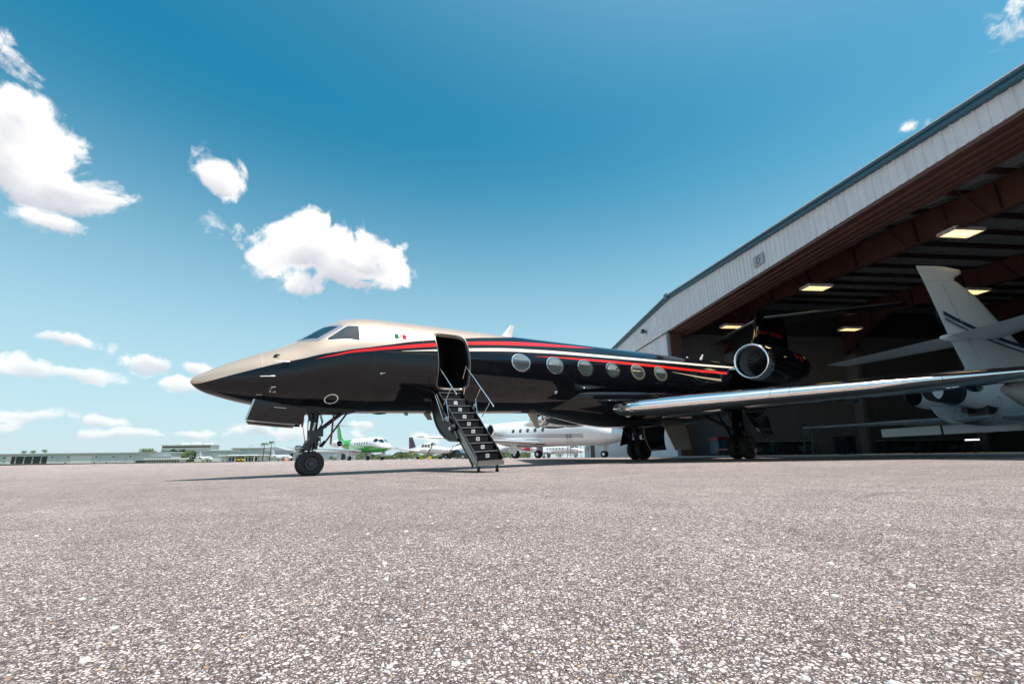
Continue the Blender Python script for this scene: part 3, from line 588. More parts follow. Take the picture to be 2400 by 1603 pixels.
def jet_skin():
    FR = mat('window_frame_metal', (.75, .76, .77), .2, 1.0); FG = mat('exit_frame_gold', (.72, .60, .46), .25, .8)
    for side in (1, -1):
        for i in range(6):
            tc_ = 1.2965*i; zc_ = .163; ex = i > 3
            w_ = patch('cabin_window', oval(tc_, zc_, .295, .225), CABGLASS, jet, .004, side, 3, 1)
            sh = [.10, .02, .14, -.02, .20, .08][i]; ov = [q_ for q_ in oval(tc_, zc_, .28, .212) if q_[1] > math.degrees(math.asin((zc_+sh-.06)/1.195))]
            ov.sort(key=lambda q_: q_[0]); patch('sky_reflection', [(ov[0][0], ov[0][1]-.01)]+ov+[(ov[-1][0], ov[-1][1]-.01)], mat('painted_sky_reflection', (.20, .235, .235), .25, 0, 1.0, spec=.6), w_, .0055, side, 2, 1)  # pale patch paints the sky's reflection onto the upper pane
            annulus('window_frame', oval(tc_, zc_, .352 if not ex else .375, .268 if not ex else .29), oval(tc_, zc_, .283, .213), FG if ex else FR, w_, .008, side)
        WF = mat('windscreen_frame', (.30, .33, .42), .35, .5, noise=(40, .2))
        w_ = patch('windscreen', [(-5.735, 67.8), (-5.60, 55), (-5.474, 44.8), (-5.248, 48.7), (-5.005, 54.4), (-5.10, 62), (-5.244, 71.3), (-5.28, 86), (-5.80, 86)], GLASS, jet, .010, side)
        patch('windscreen_frame', [(-5.82, 87), (-5.808, 69.5), (-5.70, 56), (-5.578, 45.8), (-5.459, 38.2), (-5.212, 43.5), (-4.924, 50.5), (-4.895, 54.8), (-5.026, 63), (-5.177, 70), (-5.22, 87)], WF, w_, .004, side)
        w_ = patch('side_window', [(-5.273, 36.0), (-4.811, 48.2), (-4.574, 45.1), (-4.608, 21.7), (-5.263, 33.2)], GLASS, jet, .010, side)
        patch('side_window_trim', [(-5.315, 36.0), (-4.83, 50.0), (-4.54, 47.0), (-4.572, 19.6), (-5.28, 31.4)], mat('cockpit_trim', (.72, .68, .64), .3, .4), w_, .004, side)
        annulus('service_ring', [(-5.1+.15*math.cos(.157*i), -51.7+8.6*math.sin(.157*i)) for i in range(40)], [(-5.1+.128*math.cos(.157*i), -51.7+7.3*math.sin(.157*i)) for i in range(40)], WHITEM, jet, .003, side)
        # flag
        R_ = lambda a, b, c, d: [(a, c), (b, c), (b, d), (a, d)]
        fl = patch('flag_mark', R_(-3.76, -3.46, 26.2, 33.3), mat('flag_white', (.8, .78, .74), .7, spec=.1), jet, .003, side)
        patch('green_band', R_(-3.76, -3.66, 26.2, 33.3), mat('flag_green', (.0, .15, .06), .7, spec=.1), fl, .005, side); patch('red_band', R_(-3.56, -3.46, 26.2, 33.3), mat('flag_red', (.5, .01, .025), .7, spec=.1), fl, .005, side)
        patch('emblem', [(-3.61+.022*math.cos(.5236*i), 29.8+1.1*math.sin(.5236*i)) for i in range(12)], mat('emblem_brown', (.10, .09, .04), .7, spec=.1), fl, .005, side, 2, 1)
        # placards and probes
        for (t, p, a, b) in [(-6.305, -25.5, .045, .9), (-6.345, -29.9, .03, .35), (-6.35, -34.6, .012, 1.3), (-6.26, -35.2, .012, 1.3), (-6.30, -35.6, .015, .4), (-6.54, -43.3, .05, .5), (4.245, -31, .055, 1.2), (5.418, -31, .05, 1.1), (6.72, -31, .05, 1.1)]:
            patch('placard', R_(t-a, t+a, p-b, p+b), WHITEM, jet, .003, side, 2, 1)
        pr = MB()
        for (t, p) in [(-6.42, -4.2), (-6.16, 17.0)]:
            q = SJ(t, p, 0, side); o = SJ(t, p, .075, side); d = Vector((1, 0, -.06))
            pr.rod(q, o, .014, 8); pr.rod(o-d*.05, o+d*.16, .011, 8); pr.rod(o-d*.12, o-d*.04, .02, 8)
        pr.build('pitot_probe', STEEL, jet, angle=40)
        patch('vane_port', [(-6.29+.045*math.cos(.5236*i), 38.4+5*math.sin(.5236*i)) for i in range(12)], DARKIN, jet, .004, side, 2, 1)
        m = MB(); m.rod(SJ(-6.29, 38.4, 0, side), SJ(-6.29, 38.4, .05, side), .012, 6); m.bar(SJ(-6.29, 38.4, .045, side), SJ(-6.22, 34, .045, side), .012, .03); m.build('vane', DSTEEL, jet)
        m = MB(); m.rod(SJ(-4.12, -17.3, 0, side), SJ(-4.12, -17.3, .03, side), .025, 10); m.bar(SJ(-4.12, -17.3, .03, side), SJ(-4.03, -16.5, .035, side), .016, .016); m.build('static_latch', STEEL, jet)
        annulus('service_port', oval(1.397, -.636, .055, .045, 16), oval(1.397, -.636, .025, .02, 16), WHITEM, jet, .004, side)
    # radome joint
    m = MB()
    for sgn in (1, -1): m.tube([SJ(-6.53, p, -.0005, sgn) for p in range(18, 90, 4)], .0025, 4)
    m.build('radome_joint', mat('joint_pale', (.65, .55, .46), .5), jet)
    for t_ in (-4.28, -3.02, -1.15):
        m = MB()
        for sgn in (1, -1): m.tube([SJ(t_, p_, -.0006, sgn) for p_ in range(14 if t_ < -4 else (24 if t_ < -2 else 50), 91, 4)], .0022, 4)
        m.build('panel_joint', MATS['joint_pale'], jet)
    for t_ in (-4.28, -.9, 2.1, 4.7, 7.4, 9.9):
        m = MB()
        for sgn in (1, -1): m.tube([SJ(t_, p_, -.0006, sgn) for p_ in range(-88, 10, 4)], .0024, 4)
        m.build('panel_joint', mat('joint_grey', (.04, .04, .042), .4), jet)
    # baggage door outline under the engine
    m = MB(); m.tube([SJ(t, p, .001) for t, p in oval(9.0, .13, .62, .26, 40)]+[SJ(*oval(9.0, .13, .62, .26, 40)[0], .001)], .006, 4); m.build('baggage_door_joint', mat('joint_dark', (.05, .05, .05), .5), jet)
    # antennas
    def blade(name, t0, z0, t1, z1, ch0, ch1, mt, y=0):
        m = MB(); r = lambda t, z, c, th: [J(t, y, z), J(t+c*.4, y+th, z), J(t+c, y, z), J(t+c*.4, y-th, z)]
        m.loft([r(t0, z0, ch0, .02), r(t1, z1, ch1, .008)]); m.build(name, mt, jet)
    blade('antenna', .12, 1.17, .52, 1.62, .42, .17, WHITEP); blade('antenna', 11.05, 1.17, 11.42, 1.50, .28, .12, WHITEP); blade('antenna', 10.1, 1.18, 10.15, 1.30, .16, .12, WHITEP)
    blade('belly_antenna', -2.55, -1.17, -2.40, -1.37, .22, .14, BEIGE); blade('belly_antenna', 1.0, -1.15, 1.34, -1.66, .42, .17, BEIGE); blade('belly_antenna', -3.1, -1.18, -3.05, -1.25, .14, .08, BEIGE)
    blade('drain_mast', 5.6, -1.68, 5.72, -1.93, .16, .10, BLACK)
    m = MB()
    for t in (-2.9, -1.7, -.75): m.ball(J(t, .1, 1.20), .03, 8, 5)
    m.build('antenna_cap', WHITEP, jet, smooth=True)
    m = MB(); m.ball(J(-3.75, 0, -1.165), .18, 14, 8, (1.3, .5, .32)); m.build('belly_beacon', DARKIN, jet, smooth=True)
jet_skin()
def jet_door():
    # entry vestibule behind the open doorway
    m = MB(); x0, x1 = DT0-.18, DT1+.18; zf, zc_ = -.70, .98
    m.quad(J(x0, .92, zf), J(x1, .92, zf), J(x1, -.8, zf), J(x0, -.8, zf)); m.quad(J(x0, .60, zc_), J(x1, .60, zc_), J(x1, -.6, zc_), J(x0, -.6, zc_))
    m.quad(J(x0, -.8, zf), J(x1, -.8, zf), J(x1, -.6, zc_), J(x0, -.6, zc_))
    for x in (x0, x1): m.add([J(x, .92, zf), J(x, 1.14, 0.0), J(x, .98, .6), J(x, .60, zc_), J(x, -.6, zc_), J(x, -.8, zf)], [(0, 1, 2, 3, 4, 5)])
    v = m.build('vestibule', DARKIN, jet)
    m = MB(); m.mm(J(-2.12, -.77, .10), J(-1.86, -.79, .135)); m.build('grab_handle', STEEL, v)
    m = MB(); m.mm(J(-2.32, -.78, -.68), J(-2.305, -.79, .9)); m.build('cabinet_joint', DSTEEL, v)
    # rim round the opening
    cx, hx, cy, hy, r = (DT0+DT1)/2, (DT1-DT0)/2, (DP0+DP1)/2, (DP1-DP0)/2, .2
    pts = []
    for (sx, sy, a0) in [(1, 1, 0), (-1, 1, 90), (-1, -1, 180), (1, -1, 270)]:
        for k in range(9):
            a = rad(a0+90*k/8); pts.append((cx+sx*(hx-r)+r*math.cos(a), cy+sy*(hy-r/.0209)+r/.0209*math.sin(a)))
    dense = []
    for a, b in zip(pts, pts[1:]+pts[:1]):
        n = max(1, int(abs(a[1]-b[1])/5), int(abs(a[0]-b[0])/.1))
        for k in range(n): dense.append((a[0]+(b[0]-a[0])*k/n, a[1]+(b[1]-a[1])*k/n))
    m = MB(); n = len(dense)
    rings = [(1.022, .002), (1.005, .012), (.985, .004), (.975, -.09)]
    for f, o in rings:
        for (t, p) in dense: m.v.append(tuple(SJ(cx+(t-cx)*(1+(f-1)*1.5), cy+(p-cy)*f, o)))
    for q in range(3):
        for j in range(n): k = (j+1) % n; m.face((q*n+j, q*n+k, (q+1)*n+k, (q+1)*n+j))
    m.build('door_rim', mat('door_rim_bronze', (.20, .17, .15), .3, .6), jet, smooth=True)
jet_door()
def jet_stair():
    T0, T1 = -2.50, -1.86
    P = lambda t, y, z: J(t+.046*zrel(-2.2, z), y, zrel(-2.2, z))
    prof = [(.95, 1.66), (1.16, 1.47), (1.42, 1.28), (1.63, 1.09), (1.86, .90), (2.06, .71), (2.27, .53), (2.48, .345), (2.69, .16), (2.88, -.045)]
    STB = mat('stair_black', (.007, .007, .008), .42, 0, .1, spec=.35); STM = mat('stair_metal', (.33, .31, .29), .35, .85)
    st = MB().mm(P(T0-.03, .80, 1.55), P(T1+.03, .94, 1.635)).build('airstair', STM, jet)
    for t in (T0-.035, T1+.005):
        m = MB()
        up = [(y-.02, z+.05) for y, z in prof]; dn = [(y-.20, z-.12) for y, z in prof]
        for i in range(len(prof)-1):
            m.hexa([P(t, *dn[i]), P(t+.03, *dn[i]), P(t+.03, *dn[i+1]), P(t, *dn[i+1]), P(t, *up[i]), P(t+.03, *up[i]), P(t+.03, *up[i+1]), P(t, *up[i+1])])
        m.build('stringer', STB, st)
    # side webs of the lower flight, bare metal
    m = MB(); t = T0-.045
    m.add([P(t, 1.95, .62), P(t, 2.10, .70), P(t, 2.93, -.06), P(t, 2.86, -.14), P(t, 2.78, -.13)], [(0, 1, 2, 3, 4)]); m.build('stringer_plate', STM, st)
    # curved outer door skin carried under the upper flight
    curve = [(.74, 1.62), (.77, 1.38), (.83, 1.16), (.93, .96), (1.08, .78), (1.27, .62), (1.50, .49), (1.78, .405), (2.12, .385)]
    m = MB(); m.loft([[P(T0-.12, y, z), P(T1+.10, y, z), P(T1+.10, y+.03, z+.03), P(T0-.12, y+.03, z+.03)] for y, z in curve]); m.build('door_skin', BLACK, st, angle=50)
    for t in (T0-.10, T1+.07):
        m = MB(); a = curve; b = [(.98, 1.62), (1.12, 1.44), (1.3, 1.25), (1.45, 1.1), (1.6, .95), (1.75, .82), (1.88, .72), (2.0, .6), (2.12, .47)]
        rim = [[P(t, ya, za), P(t+.03, ya, za), P(t+.03, yb, zb), P(t, yb, zb)] for (ya, za), (yb, zb) in zip(a, b)]
        m.loft(rim); m.build('side_web', STB, st)
        m = MB(); m.tube([P(t-.012, y+.02, z+.02) for y, z in curve], .011, 6); m.build('web_edge', STM, st)
    m = MB(); m.rod(P(T0-.15, 1.87, .70), P(T0-.06, 1.87, .70), .105, 18); m.build('hinge_hub', STB, st, angle=40)
    m = MB(); m.rod(P(T0-.17, 1.87, .70), P(T0-.151, 1.87, .70), .045, 14); m.build('hub_cap', STEEL, st, angle=40)
    m = MB(); m.ball(P(T0-.10, 1.57, .95), .05, 10, 6); m.ball(P(T0-.10, 1.66, .90), .035, 8, 5); m.build('rail_knuckle', STEEL, st, smooth=True)
    # treads, risers, markers
    for i, (y, z) in enumerate(prof):
        m = MB(); m.mm(P(T0, y-.20, z-.02), P(T1, y, z)); m.build('tread', CARPET, st)
        m = MB(); m.mm(P(T0, y, z-.018), P(T1, y+.014, z+.004)); m.build('nosing', STM, st)
        if i < len(prof)-1:
            y2, z2 = prof[i+1]
            m = MB(); m.hexa([P(T0, y2-.20, z2), P(T1, y2-.20, z2), P(T1, y2-.19, z2), P(T0, y2-.19, z2), P(T0, y-.012, z-.021), P(T1, y-.012, z-.021), P(T1, y-.001, z-.021), P(T0, y-.001, z-.021)]); m.build('riser', CARPET, st)
            if i > 0:
                c = (T0+T1)/2+.03; zc_ = (z+z2)/2-.005; yc = (y+y2-.2)/2+.012; tl = ((y2-.2)-y)/(z2-z)
                m = MB(); w_, h_, b_ = .046, .040, .014
                def bx(t0, t1, z0, z1, o=0): m.hexa([P(c+t0, yc+tl*z0+o, zc_+z0), P(c+t1, yc+tl*z0+o, zc_+z0), P(c+t1, yc+tl*z0+o+.006, zc_+z0), P(c+t0, yc+tl*z0+o+.006, zc_+z0), P(c+t0, yc+tl*z1+o, zc_+z1), P(c+t1, yc+tl*z1+o, zc_+z1), P(c+t1, yc+tl*z1+o+.006, zc_+z1), P(c+t0, yc+tl*z1+o+.006, zc_+z1)])
                bx(-w_, w_, h_-b_, h_); bx(-w_, w_, -h_, -h_+b_); bx(-w_, -w_+b_, -h_+b_, h_-b_); bx(w_-b_, w_, -h_+b_, h_-b_); bx(-.018, .018, -.013, -.004); bx(-.018, .018, .004, .013)
                m.build('step_marker', WHITEM, st)
    m = MB(); m.mm(P(T0-.02, 2.80, -.15), P(T1+.02, 2.90, -.066)); m.build('end_beam', STM, st)
    for t in (T0+.06, T1-.10):
        zg = jground(t-.12, 2.82); m = MB(); m.bar(P(t, 2.80, -.13), J(t-.125, 2.80, zg+.05), .035, .05, (1, 0, 0)); m.rod(J(t-.15, 2.80, zg+.035), J(t-.10, 2.80, zg+.035), .035, 12); m.build('foot', STB, st)
    # handrails
    for nm, t, seg in [('handrail', T0-.05, [(.99, 2.31), (1.95, 1.50)]), ('handrail', T1+.09, [(1.05, 2.34), (2.36, 1.19)])]:
        m = MB(); m.rod(P(t, *seg[0]), P(t, *seg[1]), .019, 10); m.ball(P(t, *seg[1]), .027, 10, 6); m.ball(P(t, *seg[0]), .024, 10, 6); m.build(nm, CHROME, st, angle=50)
    for t, seg in [(T0-.05, [(1.69, 1.68), (1.33, 1.30)]), (T0-.12, [(.87, 1.72), (1.47, .90)]), (T0-.05, [(1.44, 1.42), (1.60, .96)]), (T1+.09, [(1.03, 2.33), (.89, 2.05)]), (T1+.09, [(1.78, 1.68), (1.55, 1.43)]), (T1+.09, [(1.55, 1.43), (1.64, 1.05)]), (T1+.09, [(2.22, 1.30), (1.87, .98)]), (T1+.05, [(1.06, 1.78), (1.02, 1.62)])]:
        m = MB(); m.rod(P(t, *seg[0]), P(t, *seg[1]), .012, 8); m.ball(P(t, *seg[0]), .019, 8, 5); m.build('rail_post', CHROME, st, angle=50)
    m = MB(); m.ball(P(T1+.10, 1.50, 1.28), .055, 10, 6); m.ball(P(T1+.10, 1.42, 1.22), .035, 8, 5); m.build('rail_knuckle', STEEL, st, smooth=True)
jet_stair()

def airfoil(th, cam_=0.0, n=20):                      # closed loop, trailing edge -> upper -> leading edge -> lower; (x, z) in chords
    up = []
    for i in range(n+1):
        x = .5*(1+math.cos(math.pi*i/n)); y = 5*th*(.2969*math.sqrt(x)-.126*x-.3516*x*x+.2843*x**3-.1036*x**4); up.append((x, y+cam_*4*x*(1-x)))
    lo = [(x, -(y-cam_*4*x*(1-x))+cam_*4*x*(1-x)*1.0) for x, y in up[::-1][1:-1]]
    return up, lo
def wing_rings(secs, place, n=20, cam_=0.0):
    """secs: (station point (t,y,z) of the leading edge, chord, thickness ratio, up-vector)"""
    rings = []
    for le, c, th, upv in secs:
        up, lo = airfoil(th, cam_, n); r = []
        for x, z in up+lo: r.append(place(le, x*c, z*c, upv))
        rings.append(r)
    return rings, n
def wing_parts(rings, n, split, names, mats, parent, closed_tip=True):
    # split the section loop into a leading-edge band and the rest
    N_ = len(rings[0]); front = [i for i in range(N_) if n-split <= i <= n+split]; back = [i for i in range(N_) if not (n-split < i < n+split)]
    back = [i for i in range(n+split, N_)]+[i for i in range(0, n-split+1)]
    a = MB().loft([[r[i] for i in front] for r in rings], closed=False).build(names[0], mats[0], parent, smooth=True)
    m = MB(); m.loft([[r[i] for i in back] for r in rings], closed=False)
    if closed_tip: m.add(rings[-1], [tuple(range(N_))])
    b = m.build(names[1], mats[1], parent, angle=60)
    return a, b
def jet_wings():
    place = lambda le, dx, dz, upv: J(le[0]+dx, le[1]+upv[0]*dz, le[2]+upv[1]*dz)
    for s_ in (1, -1):
        secs = []
        for L_, ch, th in [(1.0, 7.1, .095), (1.66, 6.8, .10), (2.4, 6.3, .105), (4.5, 5.1, .115), (7.8, 3.9, .128), (11.2, 2.3, .125)]:
            secs.append(((3.05+(L_-1.6)*.66, L_*s_, -1.19+.022*(L_-1.6)), ch, th, (0, 1)))
        rings, n = wing_rings(secs, place, 22)
        fr = list(range(n-7, n+8)); r0 = rings[1]; r1 = rings[2]; e0 = [r0[i].lerp(r1[i], .04) for i in fr]; cen = (e0[0]+e0[-1])/2
        caps = [[cen.lerp(p_, k_)+Vector((0, -d_*s_, 0)) for p_ in e0] for k_, d_ in ((.05, .15), (.45, .135), (.75, .10), (.92, .05))]
        w_ = MB().loft([[r[i] for i in list(range(n+7, len(r0)))+list(range(0, n-6))] for r in rings], closed=False).add(rings[-1], [tuple(range(len(r0)))]).build('wing', BLACK, jet, angle=60)
        MB().loft(caps+[e0]+[[r[i] for i in fr] for r in rings[2:]], closed=False).build('leading_edge', CHROME, w_, smooth=True)
        # leading-edge joints, landing light, underside fairings
        m = MB()
        for L_ in (5.35, 5.75, 8.6):
            f = (L_-4.5)/3.3 if L_ < 7.8 else (L_-7.8)/3.4; ra, rb = (rings[3], rings[4]) if L_ < 7.8 else (rings[4], rings[5])
            m.tube([ra[i].lerp(rb[i], f) for i in range(n-7, n+8)], .005, 4)
        m.build('edge_joint', DSTEEL, w_)
        i = n; c0 = rings[1][n].lerp(rings[2][n], .28)
        m = MB(); m.lathe([(-.05, .10), (.012, .10), (.018, .085), (.006, .06), (.0, .001)], c0+Vector((.0, .05*s_, -.02)), (.9, .42*s_, 0), 20); m.build('landing_light', mat('landing_lens', (.12, .13, .14), .08, .8, 1), w_, smooth=True)
        for L_, t0 in ((3.4, 7.2), (6.2, 7.6), (8.8, 8.6)): MB().ball(J(t0+1.2, L_*s_, -1.36+.022*L_), .5, 10, 8, (2.2, .28, .36)).build('flap_track_fairing', BLACK, w_, smooth=True)
        # winglet: black, red band, champagne tip
        def wl(h0, h1):
            r = []
            for h in (h0, h1):
                f = h/1.5; le = (9.75+1.25*f, (11.22+.42*f)*s_, -.98+h); ch = 1.35-.75*f
                up, lo = airfoil(.07, 0, 8); r.append([J(le[0]+x*ch, le[1]+z*ch, le[2]) for x, z in up+lo])
            return MB().loft(r)
        b = wl(-.02, .98).build('winglet', BLACK, jet, angle=60); wl(.98, 1.08).build('winglet_stripe', RED, b, angle=60); wl(1.08, 1.5).build('winglet_tip', CREAM, b, angle=60)
    # wing-to-body fairing
    st = [(1.3, .30, -1.12), (1.7, .62, -1.215), (2.2, .92, -1.30), (3.0, 1.22, -1.43), (4.0, 1.42, -1.60), (5.1, 1.56, -1.72), (6.5, 1.60, -1.74), (8.5, 1.58, -1.72), (10.2, 1.42, -1.6), (11.8, 1.15, -1.32), (13.4, .8, -.86), (14.2, .55, -.6)]
    fz, fw = pchip([s[0] for s in st], [s[2] for s in st]), pchip([s[0] for s in st], [s[1] for s in st]); rings = []
    for i in range(70):
        t = 1.3+12.9*i/69; w, zb_ = fw(t), fz(t); zt_ = -.62 if t > 2.2 else -.62-(2.2-t)*.42
        if t > 11: zt_ = -.62+(t-11)*.12
        r = []
        for k in range(33):
            a = math.pi*k/32; c, s = math.cos(a), math.sin(a); r.append(J(t, w*math.copysign(abs(c)**.75, c), zt_+(zb_-zt_)*abs(s)**.75))
        rings.append(r)
    MB().loft(rings, closed=True, cap=True).build('wing_fairing', BLACK, jet, smooth=True)
jet_wings()
def jet_tail():
    def sec(le, ch, th, vert):
        up, lo = airfoil(th, 0, 10)
        return [J(le[0]+x*ch, le[1]+(z*ch if vert else 0), le[2]+(0 if vert else z*ch)) for x, z in up+lo]
    m = MB(); m.loft([sec((13.2, 0, 1.0), 6.6, .05, True), sec((14.6, 0, 1.18), 5.2, .07, True), sec((15.55, 0, 1.6), 4.5, .09, True), sec((16.44, 0, 2.59), 4.1, .10, True), sec((17.12, 0, 3.9), 3.6, .10, True), sec((17.27, 0, 4.22), 3.5, .09, True), sec((17.8, 0, 4.36), 2.6, .06, True)])
    f = m.build('fin', BLACK, jet, angle=40)
    m = MB(); m.tube([J(t-.004, 0, z) for t, z in [(14.6, 1.18), (15.55, 1.6), (16.44, 2.59), (17.12, 3.9), (17.27, 4.22)]], [.03, .05, .06, .055, .04], 8); m.build('fin_leading_edge', CHROME, f, smooth=True)
    for s_ in (1, -1):
        place = lambda le, dx, dz, upv: J(le[0]+dx, le[1], le[2]+dz)
        rings, n = wing_rings([((17.75, .05*s_, 4.05), 3.1, .10, 0), ((18.0, .5*s_, 4.05), 2.95, .10, 0), ((21.5, 5.25*s_, 4.0), 1.35, .08, 0)], place, 12)
        a, b = wing_parts(rings, n, 2, ('stabilizer_edge', 'stabilizer'), (mat('edge_grey', (.30, .32, .34), .3, .9), BLACK), jet); a.parent = b
    m = MB(); m.ball(J(18.3, 0, 4.1), .22, 10, 8, (5.0, .8, .8)); m.build('tail_bullet', BLACK, jet, smooth=True)
    m = MB(); m.mm(J(16.9, .16, 3.0), J(19.6, .19, 3.22)); m.build('fin_stripe', mat('dull_red', (.25, .012, .015), .3), f)
    # engines
    for s_ in (1, -1):
        c = J(11.44, 2.12*s_, .80); ax = (-1, 0, 0)
        m = MB(); m.lathe([(.42, .800), (.9, .83), (1.6, .835), (2.6, .80), (3.5, .72), (4.3, .60), (4.7, .52), (4.68, .48), (4.2, .46), (3.6, .30)], c, ax, 48); e = m.build('engine', BLACK, jet, smooth=True)
        m = MB(); m.lathe([(.30, .625), (.16, .632), (.06, .655), (.0, .70), (.03, .742), (.12, .775), (.28, .795), (.425, .802)], c, ax, 48); m.build('inlet_lip', CHROME, e, smooth=True)
        m = MB(); m.lathe([(.29, .628), (.6, .62), (1.05, .62), (1.1, .6), (1.1, .01)], c, ax, 40); m.build('inlet_duct', mat('inlet_grey', (.26, .29, .31), .4, .3), e, smooth=True)
        m = MB(); m.lathe([(.70, .005), (.76, .07), (.88, .14), (1.02, .185)], c, ax, 24); m.build('spinner', DSTEEL, e, smooth=True)
        bl = MB()
        for k in range(24):
            a = 6.28318*k/24; rr = lambda r_, da, dx: c+Vector((-dx, r_*math.cos(a+da), r_*math.sin(a+da)))
            bl.quad(rr(.17, 0, .92), rr(.605, .10, .88), rr(.605, .26, 1.02), rr(.17, .22, 1.04))
        bl.build('fan', mat('fan_dark', (.10, .10, .105), .35, .8), e)
        for (t0, a0) in [(13.9, 12), (14.35, 6)]:
            m = MB(); 
            for k in range(4):
                a = rad(a0+k*5-2); a2 = rad(a0+k*5+3); f_ = lambda t, a_: J(t, (2.12+(.80-(t-13.9)*.07)*1.02*math.cos(a_))*s_, .8+(.80-(t-13.9)*.07)*1.02*math.sin(a_))
                m.quad(f_(t0, a), f_(t0+.32, a), f_(t0+.32, a2), f_(t0, a2))
            m.build('nacelle_mark', mat('nacelle_red', (.45, .015, .015), .3), e)
        m = MB(); up, lo = airfoil(.10, 0, 8)
        m.loft([[J(11.75+x*3.4, y*s_, .62+z*3.4) for x, z in up+lo] for y in (.8, 1.5)]); m.build('pylon', BLACK, e, angle=50)
        m = MB(); m.rod(J(11.73, .95*s_, .62), J(11.73, 1.42*s_, .62), .05, 10); m.build('pylon_edge', CHROME, e, smooth=True)
        m = MB(); m.rod(J(12.2, 1.95*s_, 1.6), J(12.22, 1.93*s_, 1.78), .014, 6); m.build('warning_streamer', YELLOW, e)
jet_tail()
def wheel(parent, t, y, r, w, z, out=1, rim=.55):
    m = MB(); m.lathe([(-w/2*.55, r*rim), (-w/2*.9, r*.70), (-w/2, r*.83), (-w/2*.86, r*.95), (-w/2*.5, r), (w/2*.5, r), (w/2*.86, r*.95), (w/2, r*.83), (w/2*.9, r*.70), (w/2*.55, r*rim)], J(t, y, z), (0, 1, 0), 36); ty = m.build('tyre', RUBBER, parent, smooth=True)
    m = MB(); m.lathe([(-w*.30, r*(rim+.01)), (-w*.16, r*.5), (-w*.16, r*.30), (-w*.34, r*.24), (-w*.36, .001)], J(t, y, z), (0, 1, 0), 28); m.lathe([(w*.30, r*(rim+.01)), (w*.16, r*.5), (w*.16, r*.30), (w*.34, r*.24), (w*.36, .001)], J(t, y, z), (0, 1, 0), 28)
    m.build('rim', mat('wheel_rim_dark', (.06, .06, .065), .4, .7), parent, angle=40)
    b = MB()
    for k in range(8):
        a = 6.28318*k/8
        for s_ in (-1, 1): b.rod(J(t+math.cos(a)*r*.4, y+s_*w*.15, z+math.sin(a)*r*.4), J(t+math.cos(a)*r*.4, y+s_*w*.20, z+math.sin(a)*r*.4), r*.045, 6)
    tag(b.build('wheel_bolts', DSTEEL, parent), kind='stuff')
